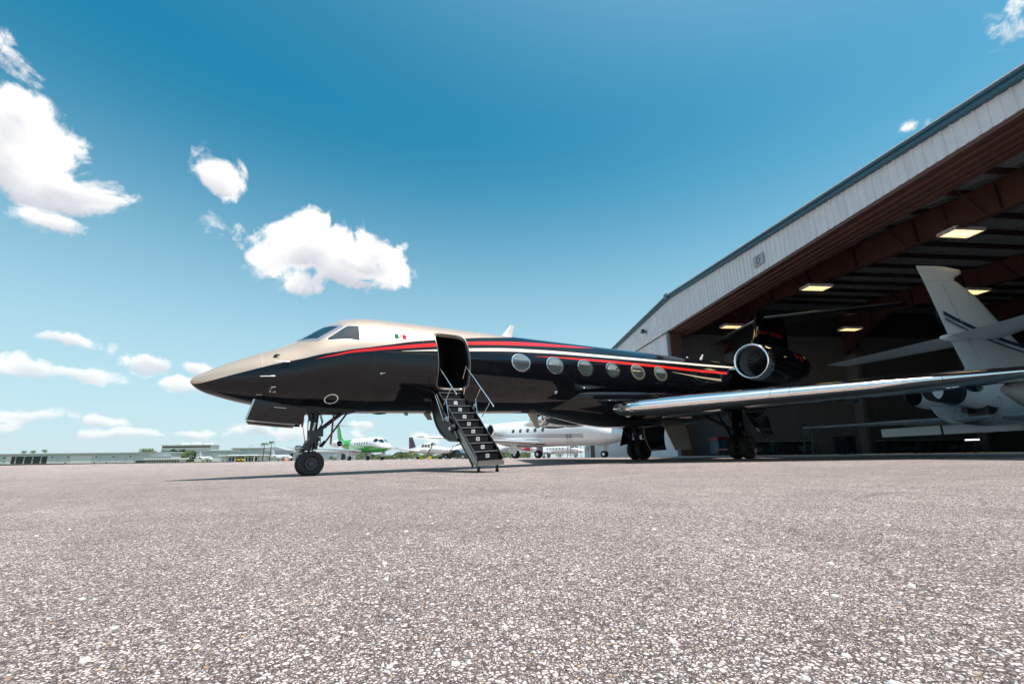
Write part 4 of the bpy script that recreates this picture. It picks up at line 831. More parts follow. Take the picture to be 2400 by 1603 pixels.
def jet_gear():
    # nose gear
    t = -5.36; r = .272; zg = jground(t, 0); za = zg+r-.008
    ng = MB().rod(J(t+.02, 0, za+.35), J(t+.10, 0, zrel(t, 1.28)), .085, 14).build('nose_gear', DSTEEL, jet, angle=40)
    for y in (.17, -.17): wheel(ng, t, y, r, .19, za)
    add = lambda nm, mt, m: m.build(nm, mt, ng, angle=40)
    add('axle', STEEL, MB().rod(J(t, -.2, za), J(t, .2, za), .035, 10)); add('piston', CHROME, MB().rod(J(t, 0, za-.02), J(t+.03, 0, za+.42), .052, 14))
    Z = lambda zr_: zrel(t, zr_)
    add('drag_brace', DSTEEL, MB().rod(J(t+.12, .07, Z(.62)), J(-4.50, .10, Z(1.20)), .036, 10).rod(J(t+.12, -.07, Z(.62)), J(-4.50, -.10, Z(1.20)), .036, 10).rod(J(t+.30, -.1, Z(.74)), J(t+.30, .1, Z(.74)), .03, 8))
    add('retract_rod', mat('blued_steel', (.05, .08, .10), .35, .8), MB().rod(J(t+.22, .12, Z(.28)), J(-4.48, .12, Z(1.20)), .022, 8).rod(J(t+.20, .06, Z(.30)), J(t+.27, .18, Z(.40)), .03, 8))
    add('torque_link', DSTEEL, MB().bar(J(t-.16, 0, Z(.20)), J(t-.02, 0, Z(.36)), .10, .04).bar(J(t-.16, 0, Z(.20)), J(t-.02, 0, Z(.08)), .10, .04))
    add('steering_unit', DSTEEL, MB().box(J(t+.05, 0, Z(.52)), (.2, .24, .30)).rod(J(t-.05, -.16, Z(.40)), J(t-.05, .16, Z(.40)), .055, 12).rod(J(t+.16, -.12, Z(.46)), J(t+.16, .12, Z(.46)), .045, 10).box(J(t+.20, .05, Z(.60)), (.10, .14, .16)).box(J(t-.10, .08, Z(.30)), (.12, .12, .14)).rod(J(t+.1, .1, Z(.24)), J(t+.1, .1, Z(.50)), .04, 10))
    add('actuator', STEEL, MB().rod(J(t+.02, .12, Z(.66)), J(t+.06, .12, Z(.84)), .035, 10))
    for k, (dy, dz) in enumerate([(.10, .28), (.0, .16)]): add('taxi_light', mat('lamp_glass', (.5, .52, .5), .12, .6, .6), MB().lathe([(0, .001), (.0, .05), (.03, .058), (.12, .05), (.16, .02)], J(t-.33+.06*k, dy, Z(dz)), (-1, 0, 0), 16))
    add('lamp_bracket', DSTEEL, MB().bar(J(t-.22, .05, Z(.22)), J(t, .02, Z(.26)), .05, .06).rod(J(t-.2, .1, Z(.28)), J(t-.03, .05, Z(.42)), .02, 8))
    hs = MB(); R = random.Random(5)
    for k in range(9):
        y = R.uniform(-.1, .14); x = t+R.uniform(-.08, .2); p = [J(x, y, Z(1.15)), J(x+R.uniform(-.05, .12), y+R.uniform(-.04, .05), Z(.85)), J(x+R.uniform(-.1, .1), y+.04, Z(.62)), J(x+R.uniform(-.12, .1), y, Z(.38)), J(t+R.uniform(-.05, .12), y*.6, Z(.14))]
        hs.tube(p, .011, 6)
    add('hydraulic_hose', mat('hose_black', (.015, .015, .015), .6), hs)
    add('bay_linkage', DSTEEL, MB().rod(J(t-.28, .1, Z(1.12)), J(-4.50, .1, Z(1.20)), .02, 8).bar(J(t-.05, .16, Z(1.10)), J(t+.55, .16, Z(1.02)), .04, .06).bar(J(t+.3, .2, Z(1.06)), J(-4.56, .2, Z(1.16)), .04, .05).rod(J(t-.12, .18, Z(1.2)), J(t-.05, .1, Z(.88)), .035, 8))
    add('lock_pin_streamer', mat('tag_red', (.30, .035, .05), .7), MB().bar(J(-4.90, .16, Z(1.10)), J(-4.96, .20, Z(.34)), .012, .05).bar(J(t-.22, .12, Z(.74)), J(t-.20, .12, Z(.94)), .008, .045).rod(J(t-.21, .12, Z(.78)), J(t-.12, .1, Z(.32)), .007, 6))
    MB().mm(J(-5.66, -.36, -1.20), J(-4.46, .36, -1.02)).build('nose_gear_bay', DARKIN, jet)
    for s_ in (1, -1):
        m = MB(); q_ = 1.0 if s_ > 0 else .55; a = [(-6.60, .49*q_, -.93), (-6.09, .52*q_, -1.03), (-5.57, .52*q_, -1.12)]; b = [(-6.73, .46*q_, -1.36), (-6.16, .47*q_, -1.43), (-5.66, .47*q_, -1.47)]
        if s_ < 0: a = [(t_+.05, y_, z_) for t_, y_, z_ in a]; b = [(t_+.10, y_, z_-.02) for t_, y_, z_ in b]
        for k in range(2):
            m.hexa([J(b[k][0], b[k][1]*s_, b[k][2]), J(b[k+1][0], b[k+1][1]*s_, b[k+1][2]), J(b[k+1][0], (b[k+1][1]-.035)*s_, b[k+1][2]), J(b[k][0], (b[k][1]-.035)*s_, b[k][2]), J(a[k][0], a[k][1]*s_, a[k][2]), J(a[k+1][0], a[k+1][1]*s_, a[k+1][2]), J(a[k+1][0], (a[k+1][1]-.035)*s_, a[k+1][2]), J(a[k][0], (a[k][1]-.035)*s_, a[k][2])])
        d = m.build('nose_gear_door', BLACK, jet)
        m = MB(); m.bar(J(b[0][0], (b[0][1]-.015)*s_, b[0][2]-.014), J(b[1][0], (b[1][1]-.015)*s_, b[1][2]-.014), .05, .03); m.bar(J(b[1][0]+.005, (b[1][1]-.015)*s_, b[1][2]-.014), J(b[2][0]-.14, (b[2][1]-.015)*s_, b[2][2]-.014+.006), .05, .03); m.build('door_edge_seal', mat('seal_tan', (.28, .24, .21), .5), d)
        m = MB(); m.bar(J(a[0][0]-.012, (a[0][1]-.017)*s_, a[0][2]), J(b[0][0]-.012, (b[0][1]-.017)*s_, b[0][2]), .02, .04); m.build('door_edge', STEEL, d)
        MB().bar(J(-6.24, .513*q_*s_, -1.10), J(-6.0, .523*q_*s_, -1.125), .012, .012).build('door_latch', STEEL, d)
    # main gear
    for s_ in (1, -1):
        t = 9.45 if s_ > 0 else 9.02; y = 2.24*s_; r = .44; zg = jground(t, y); za = zg+r-.012
        mg = MB().rod(J(t-.05, y, za), J(t-.25, y-.1*s_, -1.2), .13, 16).build('main_gear', DSTEEL, jet, angle=40)
        for dy in (.23, -.23): wheel(mg, t, y+dy, r, .28, za)
        add = lambda nm, mt, m: m.build(nm, mt, mg, angle=40)
        add('axle', STEEL, MB().rod(J(t, y-.25, za), J(t, y+.25, za), .06, 12)); add('shock_strut', CHROME, MB().rod(J(t+.18, y, za+.1), J(t+.22, y-.05*s_, za+.75), .05, 12))
        add('side_brace', DSTEEL, MB().rod(J(t-.15, y, za+.55), J(t-.2, y-1.1*s_, -1.45), .06, 10).rod(J(t-.45, y, za+.2), J(t-1.2, y-.1*s_, -1.35), .05, 10))
        add('brake_line', MATS['hose_black'], MB().tube([J(t-.2, y+.1*s_, za), J(t-.28, y+.12*s_, za+.35), J(t-.22, y+.02*s_, za+.8), J(t-.25, y, -1.3)], .018, 6).tube([J(t+.12, y+.14*s_, za+.1), J(t+.26, y+.14*s_, za+.4), J(t+.1, y+.1*s_, za+.9)], .018, 6))
        add('lock_pin_streamer', mat('streamer_red', (.5, .05, .03), .6), MB().bar(J(t-.5, y+.05*s_, za+.95), J(t-.44, y+.08*s_, za+.35), .01, .055).bar(J(t+.34, y+.22*s_, za+.5), J(t+.30, y+.3*s_, za-.1), .01, .05))
        # leg door and inboard door
        def curved(nm, tt, yy, lean, out_mat, in_mat, thick=.035):
            rings = []
            for k in range(9):
                f = k/8; z = -1.55-1.08*f; yb = yy+lean*f+.10*math.sin(f*2.2); sh = .42*f*f
                rings.append((z, yb, tt[0]+sh, tt[1]+sh*.6-.25*f))
            m = MB(); m.loft([[J(a, (y_+thick)*s_, z), J(b, (y_+thick)*s_, z)] for z, y_, a, b in rings], closed=False); d = m.build(nm, out_mat, jet, smooth=True)
            m = MB(); m.loft([[J(a, y_*s_, z), J(b, y_*s_, z)] for z, y_, a, b in rings], closed=False); m.build('door_inner_face', in_mat, d, smooth=True)
            m = MB(); m.tube([J(a, (y_+thick/2)*s_, z) for z, y_, a, b in rings], thick*.6, 6); m.tube([J(b, (y_+thick/2)*s_, z) for z, y_, a, b in rings], thick*.6, 6); m.bar(J(rings[-1][2], (rings[-1][1]+thick/2)*s_, rings[-1][0]), J(rings[-1][3], (rings[-1][1]+thick/2)*s_, rings[-1][0]), .05, .05); m.build('door_frame', in_mat if out_mat is not BEIGE else BEIGE, d, smooth=True)
        curved('main_gear_door', (7.28, 8.68), .42, .06, BEIGE, BLACK)
        m = MB(); m.hexa([J(8.25, 2.62*s_, -2.42), J(9.0, 2.62*s_, -2.32), J(9.0, 2.66*s_, -2.32), J(8.25, 2.66*s_, -2.42), J(8.6, 2.5*s_, -1.3), J(9.25, 2.5*s_, -1.3), J(9.25, 2.54*s_, -1.3), J(8.6, 2.54*s_, -1.3)]); m.build('leg_door', BLACK, jet)
        pf = [(8.95, -1.15), (10.35, -1.15), (10.75, -1.65), (10.95, -2.28), (10.35, -2.36), (9.7, -1.95)]
        MB().loft([[J(t_, y_*s_, z_) for t_, z_ in pf] for y_ in (2.72, 2.78)]).build('leg_fairing', BLACK, jet)
jet_gear()
# ------------------------------------------------------------------ parked aircraft in the background
def make_jet(name, label, loc, head, L, R_, zc, body=None, fin_m=None, stripe=None, lower=None, span=8.0, cruciform=False, win=6, gear=True, eng=True, eng_m=None, ttail=True, wlet=False, zone=1.0, group=None, cat='jet', winz=.18, nose_len=.20, whl=.30, stab_m=None, tailup=.55, wing_m=None, win0=.085, engx=.20, finc=1.0):
    """a parked business jet; local +x is the nose, +y its left side, z=0 the ground"""
    body = body or WHITEP; fin_m = fin_m or body; eng_m = eng_m or body; wing_m = wing_m or body
    root = empty(name, loc, math.atan2(head[1], head[0]), label, cat, group)
    def prof(f):                                     # f: 0 at the nose .. 1 at the tail -> (top, bottom, half width) round the axis
        if f < nose_len:
            g = f/nose_len; w = (1-(1-g)**2)**.62; droop = -.34*(1-g)**1.6
            top = R_*(droop+(1-droop)*(g**1.15 if g < 1 else 1)) if g < 1 else R_
            hump = .0; top = R_*(-.34+1.34*min(1, (.55*g+.45*g*g*(3-2*g))**.95)); bot = -R_*(.34+.66*(1-(1-g)**2)**.6); return top, bot, R_*w
        if f < .60: return R_, -R_, R_
        g = (f-.60)/.40; return R_*(1-.12*g), -R_*(1-1.62*g**1.3), R_*(1-.86*g**1.4)
    def S_(f, ph, off=0.0):
        a, b, w = prof(f); h = (a-b)/2; c, s = math.cos(rad(ph)), math.sin(rad(ph)); l = math.hypot(c*h, s*w) or 1
        return (L*(.5-f), w*c+off*c*h/l, zc+(a+b)/2+h*s+off*s*w/l)
    fs = [.0005, .004, .01, .02, .035, .05, .07, .09, .11, .13, .15, .17, nose_len]+[nose_len+(.6-nose_len)*i/8 for i in range(1, 9)]+[.6+.4*i/14 for i in range(1, 15)]
    fs = sorted(set(fs)); phs = [-90+7.5*i for i in range(48)]
    MB().loft([[S_(f, p) for p in phs] for f in fs]).build('fuselage', body, root, angle=50)
    def strip(nm, f0, f1, u, l, mt, side, off=.006, n=28):
        m = MB(); rr = []
        for i in range(n+1):
            f = f0+(f1-f0)*i/n; a, b = u(f), l(f); rr.append([(lambda q: (q[0], q[1]*side, q[2]))(S_(f, b+(a-b)*k/8, off)) for k in range(9)])
        return m.loft(rr, closed=False).build(nm, mt, root, smooth=True)
    for side in (1, -1):
        for i in range(win):
            f = nose_len+win0+i*.042; z_ = winz; k = 14
            pts = [(f+.0095*math.cos(6.283*j/k)*zone, math.degrees(math.asin(min(1, max(-1, z_+.15*math.sin(6.283*j/k)))))) for j in range(k)]
            m = MB(); m.add([(lambda q: (q[0], q[1]*side, q[2]))(S_(a, b, .012)) for a, b in pts], [tuple(range(k))]); m.build('cabin_window', GLASS, root)
        for (f0, f1, p0, p1) in [(nose_len*.44, nose_len*.72, 47, 86), (nose_len*.70, nose_len*.95, 26, 58)]:
            m = MB(); rr = []
            for i in range(5):
                f = f0+(f1-f0)*i/4; q0 = p0+(8 if i == 0 else 0); rr.append([(lambda q: (q[0], q[1]*side, q[2]))(S_(f, q0+(p1-q0)*k/5, .012)) for k in range(6)])
            m.loft(rr, closed=False).build('windscreen' if p1 > 80 else 'side_window', GLASS, root, smooth=True)
        for s_ in (stripe or []): strip('stripe', *s_[:4], s_[4], side, .007)
        if lower: strip('lower_paint', *lower[:4], lower[4], side, .005)
    # wings
    for s_ in (1, -1):
        xr = L*.03; z0 = zc-R_*.72
        place = lambda le, dx, dz, upv: Vector((le[0]-dx, le[1], le[2]+dz))
        rings, n = wing_rings([((xr+L*.075, R_*.5*s_, z0), L*.21, .11, 0), ((xr-span*.10, span*.38*s_, z0+span*.02), L*.125, .11, 0), ((xr-span*.47, span*s_, z0+span*.055), L*.055, .10, 0)], place, 10)
        a, b = wing_parts(rings, n, 2, ('leading_edge', 'wing'), (CHROME, wing_m), root); a.parent = b
        if wlet:
            m = MB(); tip = Vector((xr-span*.47, span*s_, z0+span*.055)); m.loft([[tip+Vector((0, 0, 0)), tip+Vector((-L*.05, .03, 0)), tip+Vector((-L*.05, -.03, 0))], [tip+Vector((-L*.04, .25*s_, 1.0)), tip+Vector((-L*.065, .25*s_+.02, 1.0)), tip+Vector((-L*.065, .25*s_-.02, 1.0))]]); m.build('winglet', wing_m, b)
    # tail
    def vsec(x, z, ch, th): up, lo = airfoil(th, 0, 8); return [(x-a*ch, b*ch, z) for a, b in up+lo]
    ft = zc+R_*.85; fh = R_*2.35 if not cruciform else R_*2.9
    fx = -L*.33; MB().loft([vsec(fx+L*.05-L*.1*(1-finc), ft-.1, L*.22*finc, .05), vsec(fx-.02*L-L*.08*(1-finc), ft+fh*.2, L*.165*finc, .08), vsec(fx-L*.10-L*.06*(1-finc), ft+fh, L*.105*finc, .08)]).build('fin', fin_m, root, angle=50)
    hz_ = ft+fh-.06 if not cruciform else ft+fh*.42; hx = fx-L*.10 if not cruciform else fx-L*.055; sp = span*.36
    for s_ in (1, -1):
        place = lambda le, dx, dz, upv: Vector((le[0]-dx, le[1], le[2]+dz))
        rings, n = wing_rings([((hx, .02*s_, hz_), L*.105, .09, 0), ((hx-sp*.55, sp*s_, hz_+.05), L*.05, .08, 0)], place, 8)
        a, b = wing_parts(rings, n, 2, ('stabilizer_edge', 'stabilizer'), (CHROME, stab_m or fin_m), root); a.parent = b
    MB().ball((hx-L*.05, 0, hz_), .16, 10, 6, (4.0, .9, .9)).build('tail_bullet', fin_m, root, smooth=True)
    if eng:
        for s_ in (1, -1):
            c = (-L*engx, (R_+.62*R_)*s_, zc+R_*.35); r = R_*.46
            e = MB().lathe([(.10, r*.96), (.5, r*1.06), (1.2, r*1.05), (2.2, r*.85), (2.7, r*.62), (2.6, r*.5)], c, (-1, 0, 0), 24).build('engine', eng_m, root, smooth=True)
            MB().lathe([(.2, r*.76), (.04, r*.8), (.0, r*.87), (.03, r*.93), (.12, r*.97)], c, (-1, 0, 0), 24).build('inlet_lip', CHROME, e, smooth=True)
            MB().lathe([(.18, r*.77), (.7, r*.74), (.75, .01)], c, (-1, 0, 0), 20).build('inlet_duct', DARKIN, e, smooth=True)
            MB().mm((-L*engx-1.9, min(R_*.6*s_, (R_+.3)*s_), zc+R_*.27), (-L*engx-.5, max(R_*.6*s_, (R_+.3)*s_), zc+R_*.42)).build('pylon', body, e)
    if gear:
        for (gx, gy, w_) in [(L*.36, 0, whl*.75), (-L*.035, L*.082, whl), (-L*.035, -L*.082, whl)]:
            g = MB().rod((gx, gy, w_), (gx-.05, gy*.96, zc-R_*.6), .06, 8).build('landing_gear', STEEL, root)
            for dy in (-.13, .13): MB().lathe([(-.07, w_*.5), (-.09, w_*.8), (-.05, w_), (.05, w_), (.09, w_*.8), (.07, w_*.5), (.06, .01)], (gx, gy+dy, w_), (0, 1, 0), 20).build('wheel', RUBBER, g, smooth=True)
            MB().rod((gx, gy-.2, w_), (gx, gy+.2, w_), w_*.45, 12).build('hub', STEEL, g)
            m = MB(); m.mm((gx-.45, gy+.28 if gy >= 0 else gy-.30, zc-R_*1.45), (gx+.35, gy+.30 if gy >= 0 else gy-.28, zc-R_*.8)); m.build('gear_door', body, g)
    return root
def on(x, y): return (x, y, gz(x, y))
GREEN = mat('green_paint', (.02, .36, .035), .22, 0, .5)
c_ = lambda v: (lambda f: v)
# large white jet right behind the airstair and the black belly
wj = make_jet('business_jet', 'large white jet with grey stripe and grey tail, seen under the black belly', on(1.85, 43.2), (.76, -.65), 20.5, 1.22, 2.2, stripe=[(.20, .93, lambda f: -12+26*(f-.2), lambda f: -21+30*(f-.2), GREYP), (.20, .95, lambda f: -23+30*(f-.2), lambda f: -26+32*(f-.2), NAVY)], span=9.6, win=5, winz=.2, whl=.36, zone=.9, win0=.20, engx=.17)
def wj_bits():
    m = MB()
    for (x, y, z) in [(7.6, -.72, 1.85), (7.2, -.82, 1.95)]: m.bar((x, y, z), (x+.02, y-.02, z-.55), .02, .10)
    m.build('pitot_cover', mat('cover_maroon', (.10, .012, .018), .7), wj)
    m = MB()
    for k, (a, b) in enumerate([(0, .06), (.14, .05), (.32, .06), (.46, .05)]): m.mm((5.0-a, -1.215, 1.55), (5.0-a-b, -1.20, 1.9)); m.mm((5.06-a, -1.215, 1.9), (5.0-a-b, -1.20, 1.94))
    m.build('registration', mat('reg_grey', (.25, .2, .22), .5), wj)
    m = MB(); m.tube([(4.7+.35*math.cos(6.283*i/20), -.93-.05*math.sin(6.283*i/20), 1.28+.10*math.sin(6.283*i/20)) for i in range(21)], .018, 5); m.build('vent_ring', GREYP, wj)
wj_bits()
# green and white jet
lowg = (.012, .62, lambda f: -22+14*math.sin(min(f/.3, 1)*1.57) if f < .34 else -8+(f-.34)*150, lambda f: -84, GREEN)
gj = make_jet('business_jet', 'small white jet with bright green belly and tail, parked beyond the nose wheel', on(at(841, 63), 63), (.70, -.71), 15.8, .98, 1.92, fin_m=GREEN, lower=lowg, stripe=[(.60, .985, lambda f: 60, lambda f: -40+(f-.6)*60, GREEN), (.33, .56, lambda f: -18+(f-.33)*150, lambda f: -24+(f-.33)*150, WHITEP), (.37, .62, lambda f: -34+(f-.37)*150, lambda f: -38+(f-.37)*150, GREYP)], span=8.2, win=6, whl=.28, winz=.25, stab_m=WHITEP, eng_m=WHITEP, wing_m=WHITEP, finc=.55)
# further jets
make_jet('business_jet', 'white jet nose with dark open hatch, half hidden behind the airstair', on(at(1146, 92), 92), (-.90, -.43), 18, 1.1, 2.1, stripe=[(.06, .9, c_(-22), c_(-26), NAVY)], span=7.5, win=5, whl=.28)
make_jet('business_jet', 'low white jet with red engine cowls between the white jet wheels', on(at(1283, 88), 88), (.90, -.43), 14.5, .85, 1.5, eng_m=mat('cowl_red', (.5, .03, .03), .3), stripe=[(.02, .95, c_(-30), c_(-35), NAVY)], span=7.2, win=6, whl=.26)
make_jet('business_jet', 'tiny white jet parked before the far grey hangar, tail to the left', on(at(478, 175), 175), (.86, -.5), 9.5, .7, 1.35, span=4.6, win=4, whl=.26)
make_jet('business_jet', 'tiny white jet parked beside the orange cone', on(at(656, 168), 168), (.90, -.43), 11, .7, 1.35, span=5.2, win=4, whl=.26)
# falcon-like tri-jet inside the hangar
def hangar_jet():
    a_f = 14.8; z0 = -.027; base = hw_(27.5, a_f, z0); hd = (.994522, .104528)
    root = empty('hangar_jet', base, math.atan2(hd[1], hd[0]), 'white jet parked inside the hangar, tall fin with blue stripes, tail outwards', 'jet')
    W2 = mat('hangar_jet_white', (.82, .86, .88), .25, 0, .5); BL = mat('blue_stripe', (.015, .06, .11), .3)
    V = lambda p, a, z: Vector((p-27.5, a-a_f, z-z0))
    # fuselage
    rings = []
    for p, r, zc_ in [(17.2, .40, 2.25), (17.9, .55, 2.22), (19, .75, 2.15), (20.5, .98, 2.05), (22.5, 1.17, 1.95), (25, 1.25, 1.9), (31, 1.25, 1.9), (34, 1.1, 1.8), (36, .75, 1.6), (37.2, .3, 1.45), (37.5, .05, 1.42)]:
        rings.append([V(p, a_f+r*math.cos(6.283*k/32), zc_+r*math.sin(6.283*k/32)) for k in range(32)])
    MB().loft(rings).build('fuselage', W2, root, angle=50)
    for s_ in (1, -1):
        for (u0, u1, ph0, ph1) in [(18.4, 31, 18, 30), (18.8, 31, -12, 6)]:
            m = MB(); rr = []
            for i in range(25):
                p = u0+(u1-u0)*i/24; k = 0
                P_ = [(17.2, .40, 2.25), (17.9, .55, 2.22), (19, .75, 2.15), (20.5, .98, 2.05), (22.5, 1.17, 1.95), (25, 1.25, 1.9), (31.5, 1.25, 1.9)]
                while P_[k+1][0] < p: k += 1
                f = (p-P_[k][0])/(P_[k+1][0]-P_[k][0]); r = P_[k][1]+f*(P_[k+1][1]-P_[k][1])+.006; zc_ = P_[k][2]+f*(P_[k+1][2]-P_[k][2]); w = min(1, (p-u0)/2)
                rr.append([V(p, a_f+s_*r*math.cos(rad(ph0+(ph1-ph0)*w*j/5)), zc_+r*math.sin(rad(ph0+(ph1-ph0)*w*j/5))) for j in range(6)])
            m.loft(rr, closed=False).build('stripe', BL, root, smooth=True)
    # fin: trailing edge to the left, cap with a forward bullet
    def fs(pt, pl, z, th):
        c = pl-pt; up, lo = airfoil(th, 0, 10); return [V(pl-x*c, a_f+y*c, z) for x, y in up+lo]
    fin = MB().loft([fs(18.25, 24.3, 2.75, .05), fs(18.42, 23.0, 3.05, .07), fs(18.15, 21.0, 4.0, .09), fs(17.75, 19.75, 5.8, .09), fs(17.6, 19.05, 6.45, .09)]).build('fin', W2, root, angle=50)
    MB().loft([fs(17.6, 18.95, 6.46, .09), fs(17.55, 19.0, 6.62, .10), fs(17.5, 19.35, 6.80, .09), fs(17.46, 19.35, 6.95, .07), fs(17.43, 18.7, 7.08, .04)]).build('fin_cap', W2, fin, angle=50)
    for k, (za, zb_, w) in enumerate([(5.05, 3.55, .16), (4.86, 3.36, .07)]):
        for s_ in (1, -1):
            m = MB(); rr = []
            for i in range(13):
                f = i/12; p = 17.95+4.6*f; z = za+(zb_-za)*(1-(1-f)**1.8); rr.append([V(p, a_f+s_*(.145+.03*math.sin(f*3.1)), z), V(p, a_f+s_*(.145+.03*math.sin(f*3.1)), z+w*(1-.3*f))])
            m.loft(rr, closed=False).build('fin_stripe', BL, fin)
    MB().tube([V(18.9, a_f-.2, 3.3), V(18.2, a_f-.16, 6.3)], .008, 4).build('rudder_joint', GREYP, fin)
    for s_ in (1, -1):
        rings = []
        for (pl, y, ch) in [(20.2, .1, 2.3), (18.3, 3.0, 1.55), (17.6, 3.95, 1.25)]:
            up, lo = airfoil(.09, 0, 8); rings.append([V(pl-x*ch, a_f+s_*y, 4.22-.075*y+z*ch) for x, z in up+lo])
        MB().loft(rings).build('stabilizer', W2, root, angle=50)
    MB().ball(V(18.4, a_f, 4.18), .17, 12, 8, (4.2, 1, 1)).build('tail_bullet', W2, root, smooth=True)
    # centre exhaust, side engine pods, opened cowls
    def pod(a, p0, z, r, nm):
        e = MB().lathe([(0, r*.62), (.5, r*.85), (1.4, r*1.0), (3.0, r*1.02), (3.8, r*.92), (4.0, r*.8)], V(p0, a, z), (1, 0, 0), 28).build(nm, W2, root, smooth=True)
        MB().lathe([(.01, r*.60), (.5, r*.5), (.9, r*.3), (.9, .01)], V(p0, a, z), (1, 0, 0), 24).build('exhaust', DARKIN, e, smooth=True)
    pod(a_f+2.0, 18.2, 2.25, .62, 'engine'); pod(a_f-2.0, 18.9, 2.25, .62, 'engine')
    MB().lathe([(-.35, .40), (0, .46), (.4, .55)], V(17.2, a_f, 2.2), (1, 0, 0), 28).build('centre_nozzle', DSTEEL, root, smooth=True)
    MB().lathe([(-.33, .38), (.1, .30), (.1, .01)], V(17.2, a_f, 2.2), (1, 0, 0), 24).build('centre_exhaust', DARKIN, root, smooth=True)
    for s_ in (1, -1):
        m = MB(); rr = []
        for k in range(9):
            th_ = rad(-10-70*k/8); rr.append([V(18.0, a_f+s_*(.25+.95*math.cos(th_)), 1.9+.9*math.sin(th_)), V(20.2, a_f+s_*(.25+1.05*math.cos(th_)), 1.85+1.0*math.sin(th_))])
        c = m.loft(rr, closed=False).build('open_cowl', W2, root, smooth=True)
        MB().tube([q[0] for q in rr], .02, 6).build('cowl_edge', STEEL, c)
        MB().rod(V(18.6, a_f+s_*.5, 2.0), V(18.8, a_f+s_*1.1, 1.5), .015, 6).build('cowl_stay', STEEL, c)
    MB().box(V(19.2, a_f, 1.55), (1.4, .7, .6)).rod(V(18.2, a_f+.2, 1.5), V(20.3, a_f+.25, 1.45), .12, 10).build('engine_core', DSTEEL, root)
    for s_ in (1, -1):                                # low swept wing well forward, gear
        rings = []
        for (pl, y, ch) in [(30.5, .8, 5.2), (28.8, 4, 3.4), (26.3, 9.2, 1.4)]:
            up, lo = airfoil(.10, 0, 8); rings.append([V(pl-x*ch, a_f+s_*y, 1.15+.04*y+z*ch) for x, z in up+lo])
        MB().loft(rings).build('wing', W2, root, angle=50)
        g = MB().rod(V(27.6, a_f+s_*2.1, .35), V(27.5, a_f+s_*2.0, 1.2), .08, 8).build('landing_gear', STEEL, root)
        MB().lathe([(-.14, .18), (-.16, .32), (-.1, .38), (.1, .38), (.16, .32), (.14, .18), (.1, .01)], V(27.6, a_f+s_*2.1, .36), (0, 1, 0), 20).build('wheel', RUBBER, g, smooth=True)
    g = MB().rod(V(35, a_f, .3), V(35, a_f, 1.2), .06, 8).build('landing_gear', STEEL, root)
    MB().lathe([(-.1, .15), (-.12, .25), (-.07, .28), (.07, .28), (.12, .25), (.1, .15), (.08, .01)], V(35, a_f, .28), (0, 1, 0), 18).build('wheel', RUBBER, g, smooth=True)
hangar_jet()
def low_wing_jet():
    a0 = 10.6; z0 = -.027; root = empty('hangar_jet', hw_(20.5, a0, z0), H_ROT, 'dark shaded low wing of a jet standing at the right hangar edge', 'jet')
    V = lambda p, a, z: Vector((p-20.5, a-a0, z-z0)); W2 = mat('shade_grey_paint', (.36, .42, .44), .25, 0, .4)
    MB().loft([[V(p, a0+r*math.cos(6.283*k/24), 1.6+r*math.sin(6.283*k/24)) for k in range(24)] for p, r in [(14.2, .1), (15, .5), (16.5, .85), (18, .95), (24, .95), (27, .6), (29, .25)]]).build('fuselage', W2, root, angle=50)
    for s_ in (1, -1):
        rings = []
        for (pl, y, ch) in [(18.2, .4, 3.4), (18.4, 5, 2.3), (18.6, 13.2 if s_ > 0 else 7.0, 1.1)]:
            up, lo = airfoil(.11, 0, 8); rings.append([V(pl+x*ch, a0+s_*y, 1.12+.022*y+z*ch) for x, z in up+lo])
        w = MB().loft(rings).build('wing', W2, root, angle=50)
        if s_ > 0: MB().mm(V(19.2, a0+3.2, .72), V(19.25, a0+6.2, 1.06)).mm(V(19.2, a0+6.3, .72), V(19.25, a0+9.0, 1.08)).build('flap', W2, w)
    g = MB().rod(V(20.6, a0+2.4, .3), V(20.6, a0+2.3, 1.15), .07, 8).build('landing_gear', STEEL, root)
    MB().lathe([(-.1, .15), (-.12, .27), (-.07, .31), (.07, .31), (.12, .27), (.1, .15), (.08, .01)], V(20.6, a0+2.4, .30), (0, 1, 0), 18).build('wheel', RUBBER, g, smooth=True)
low_wing_jet()
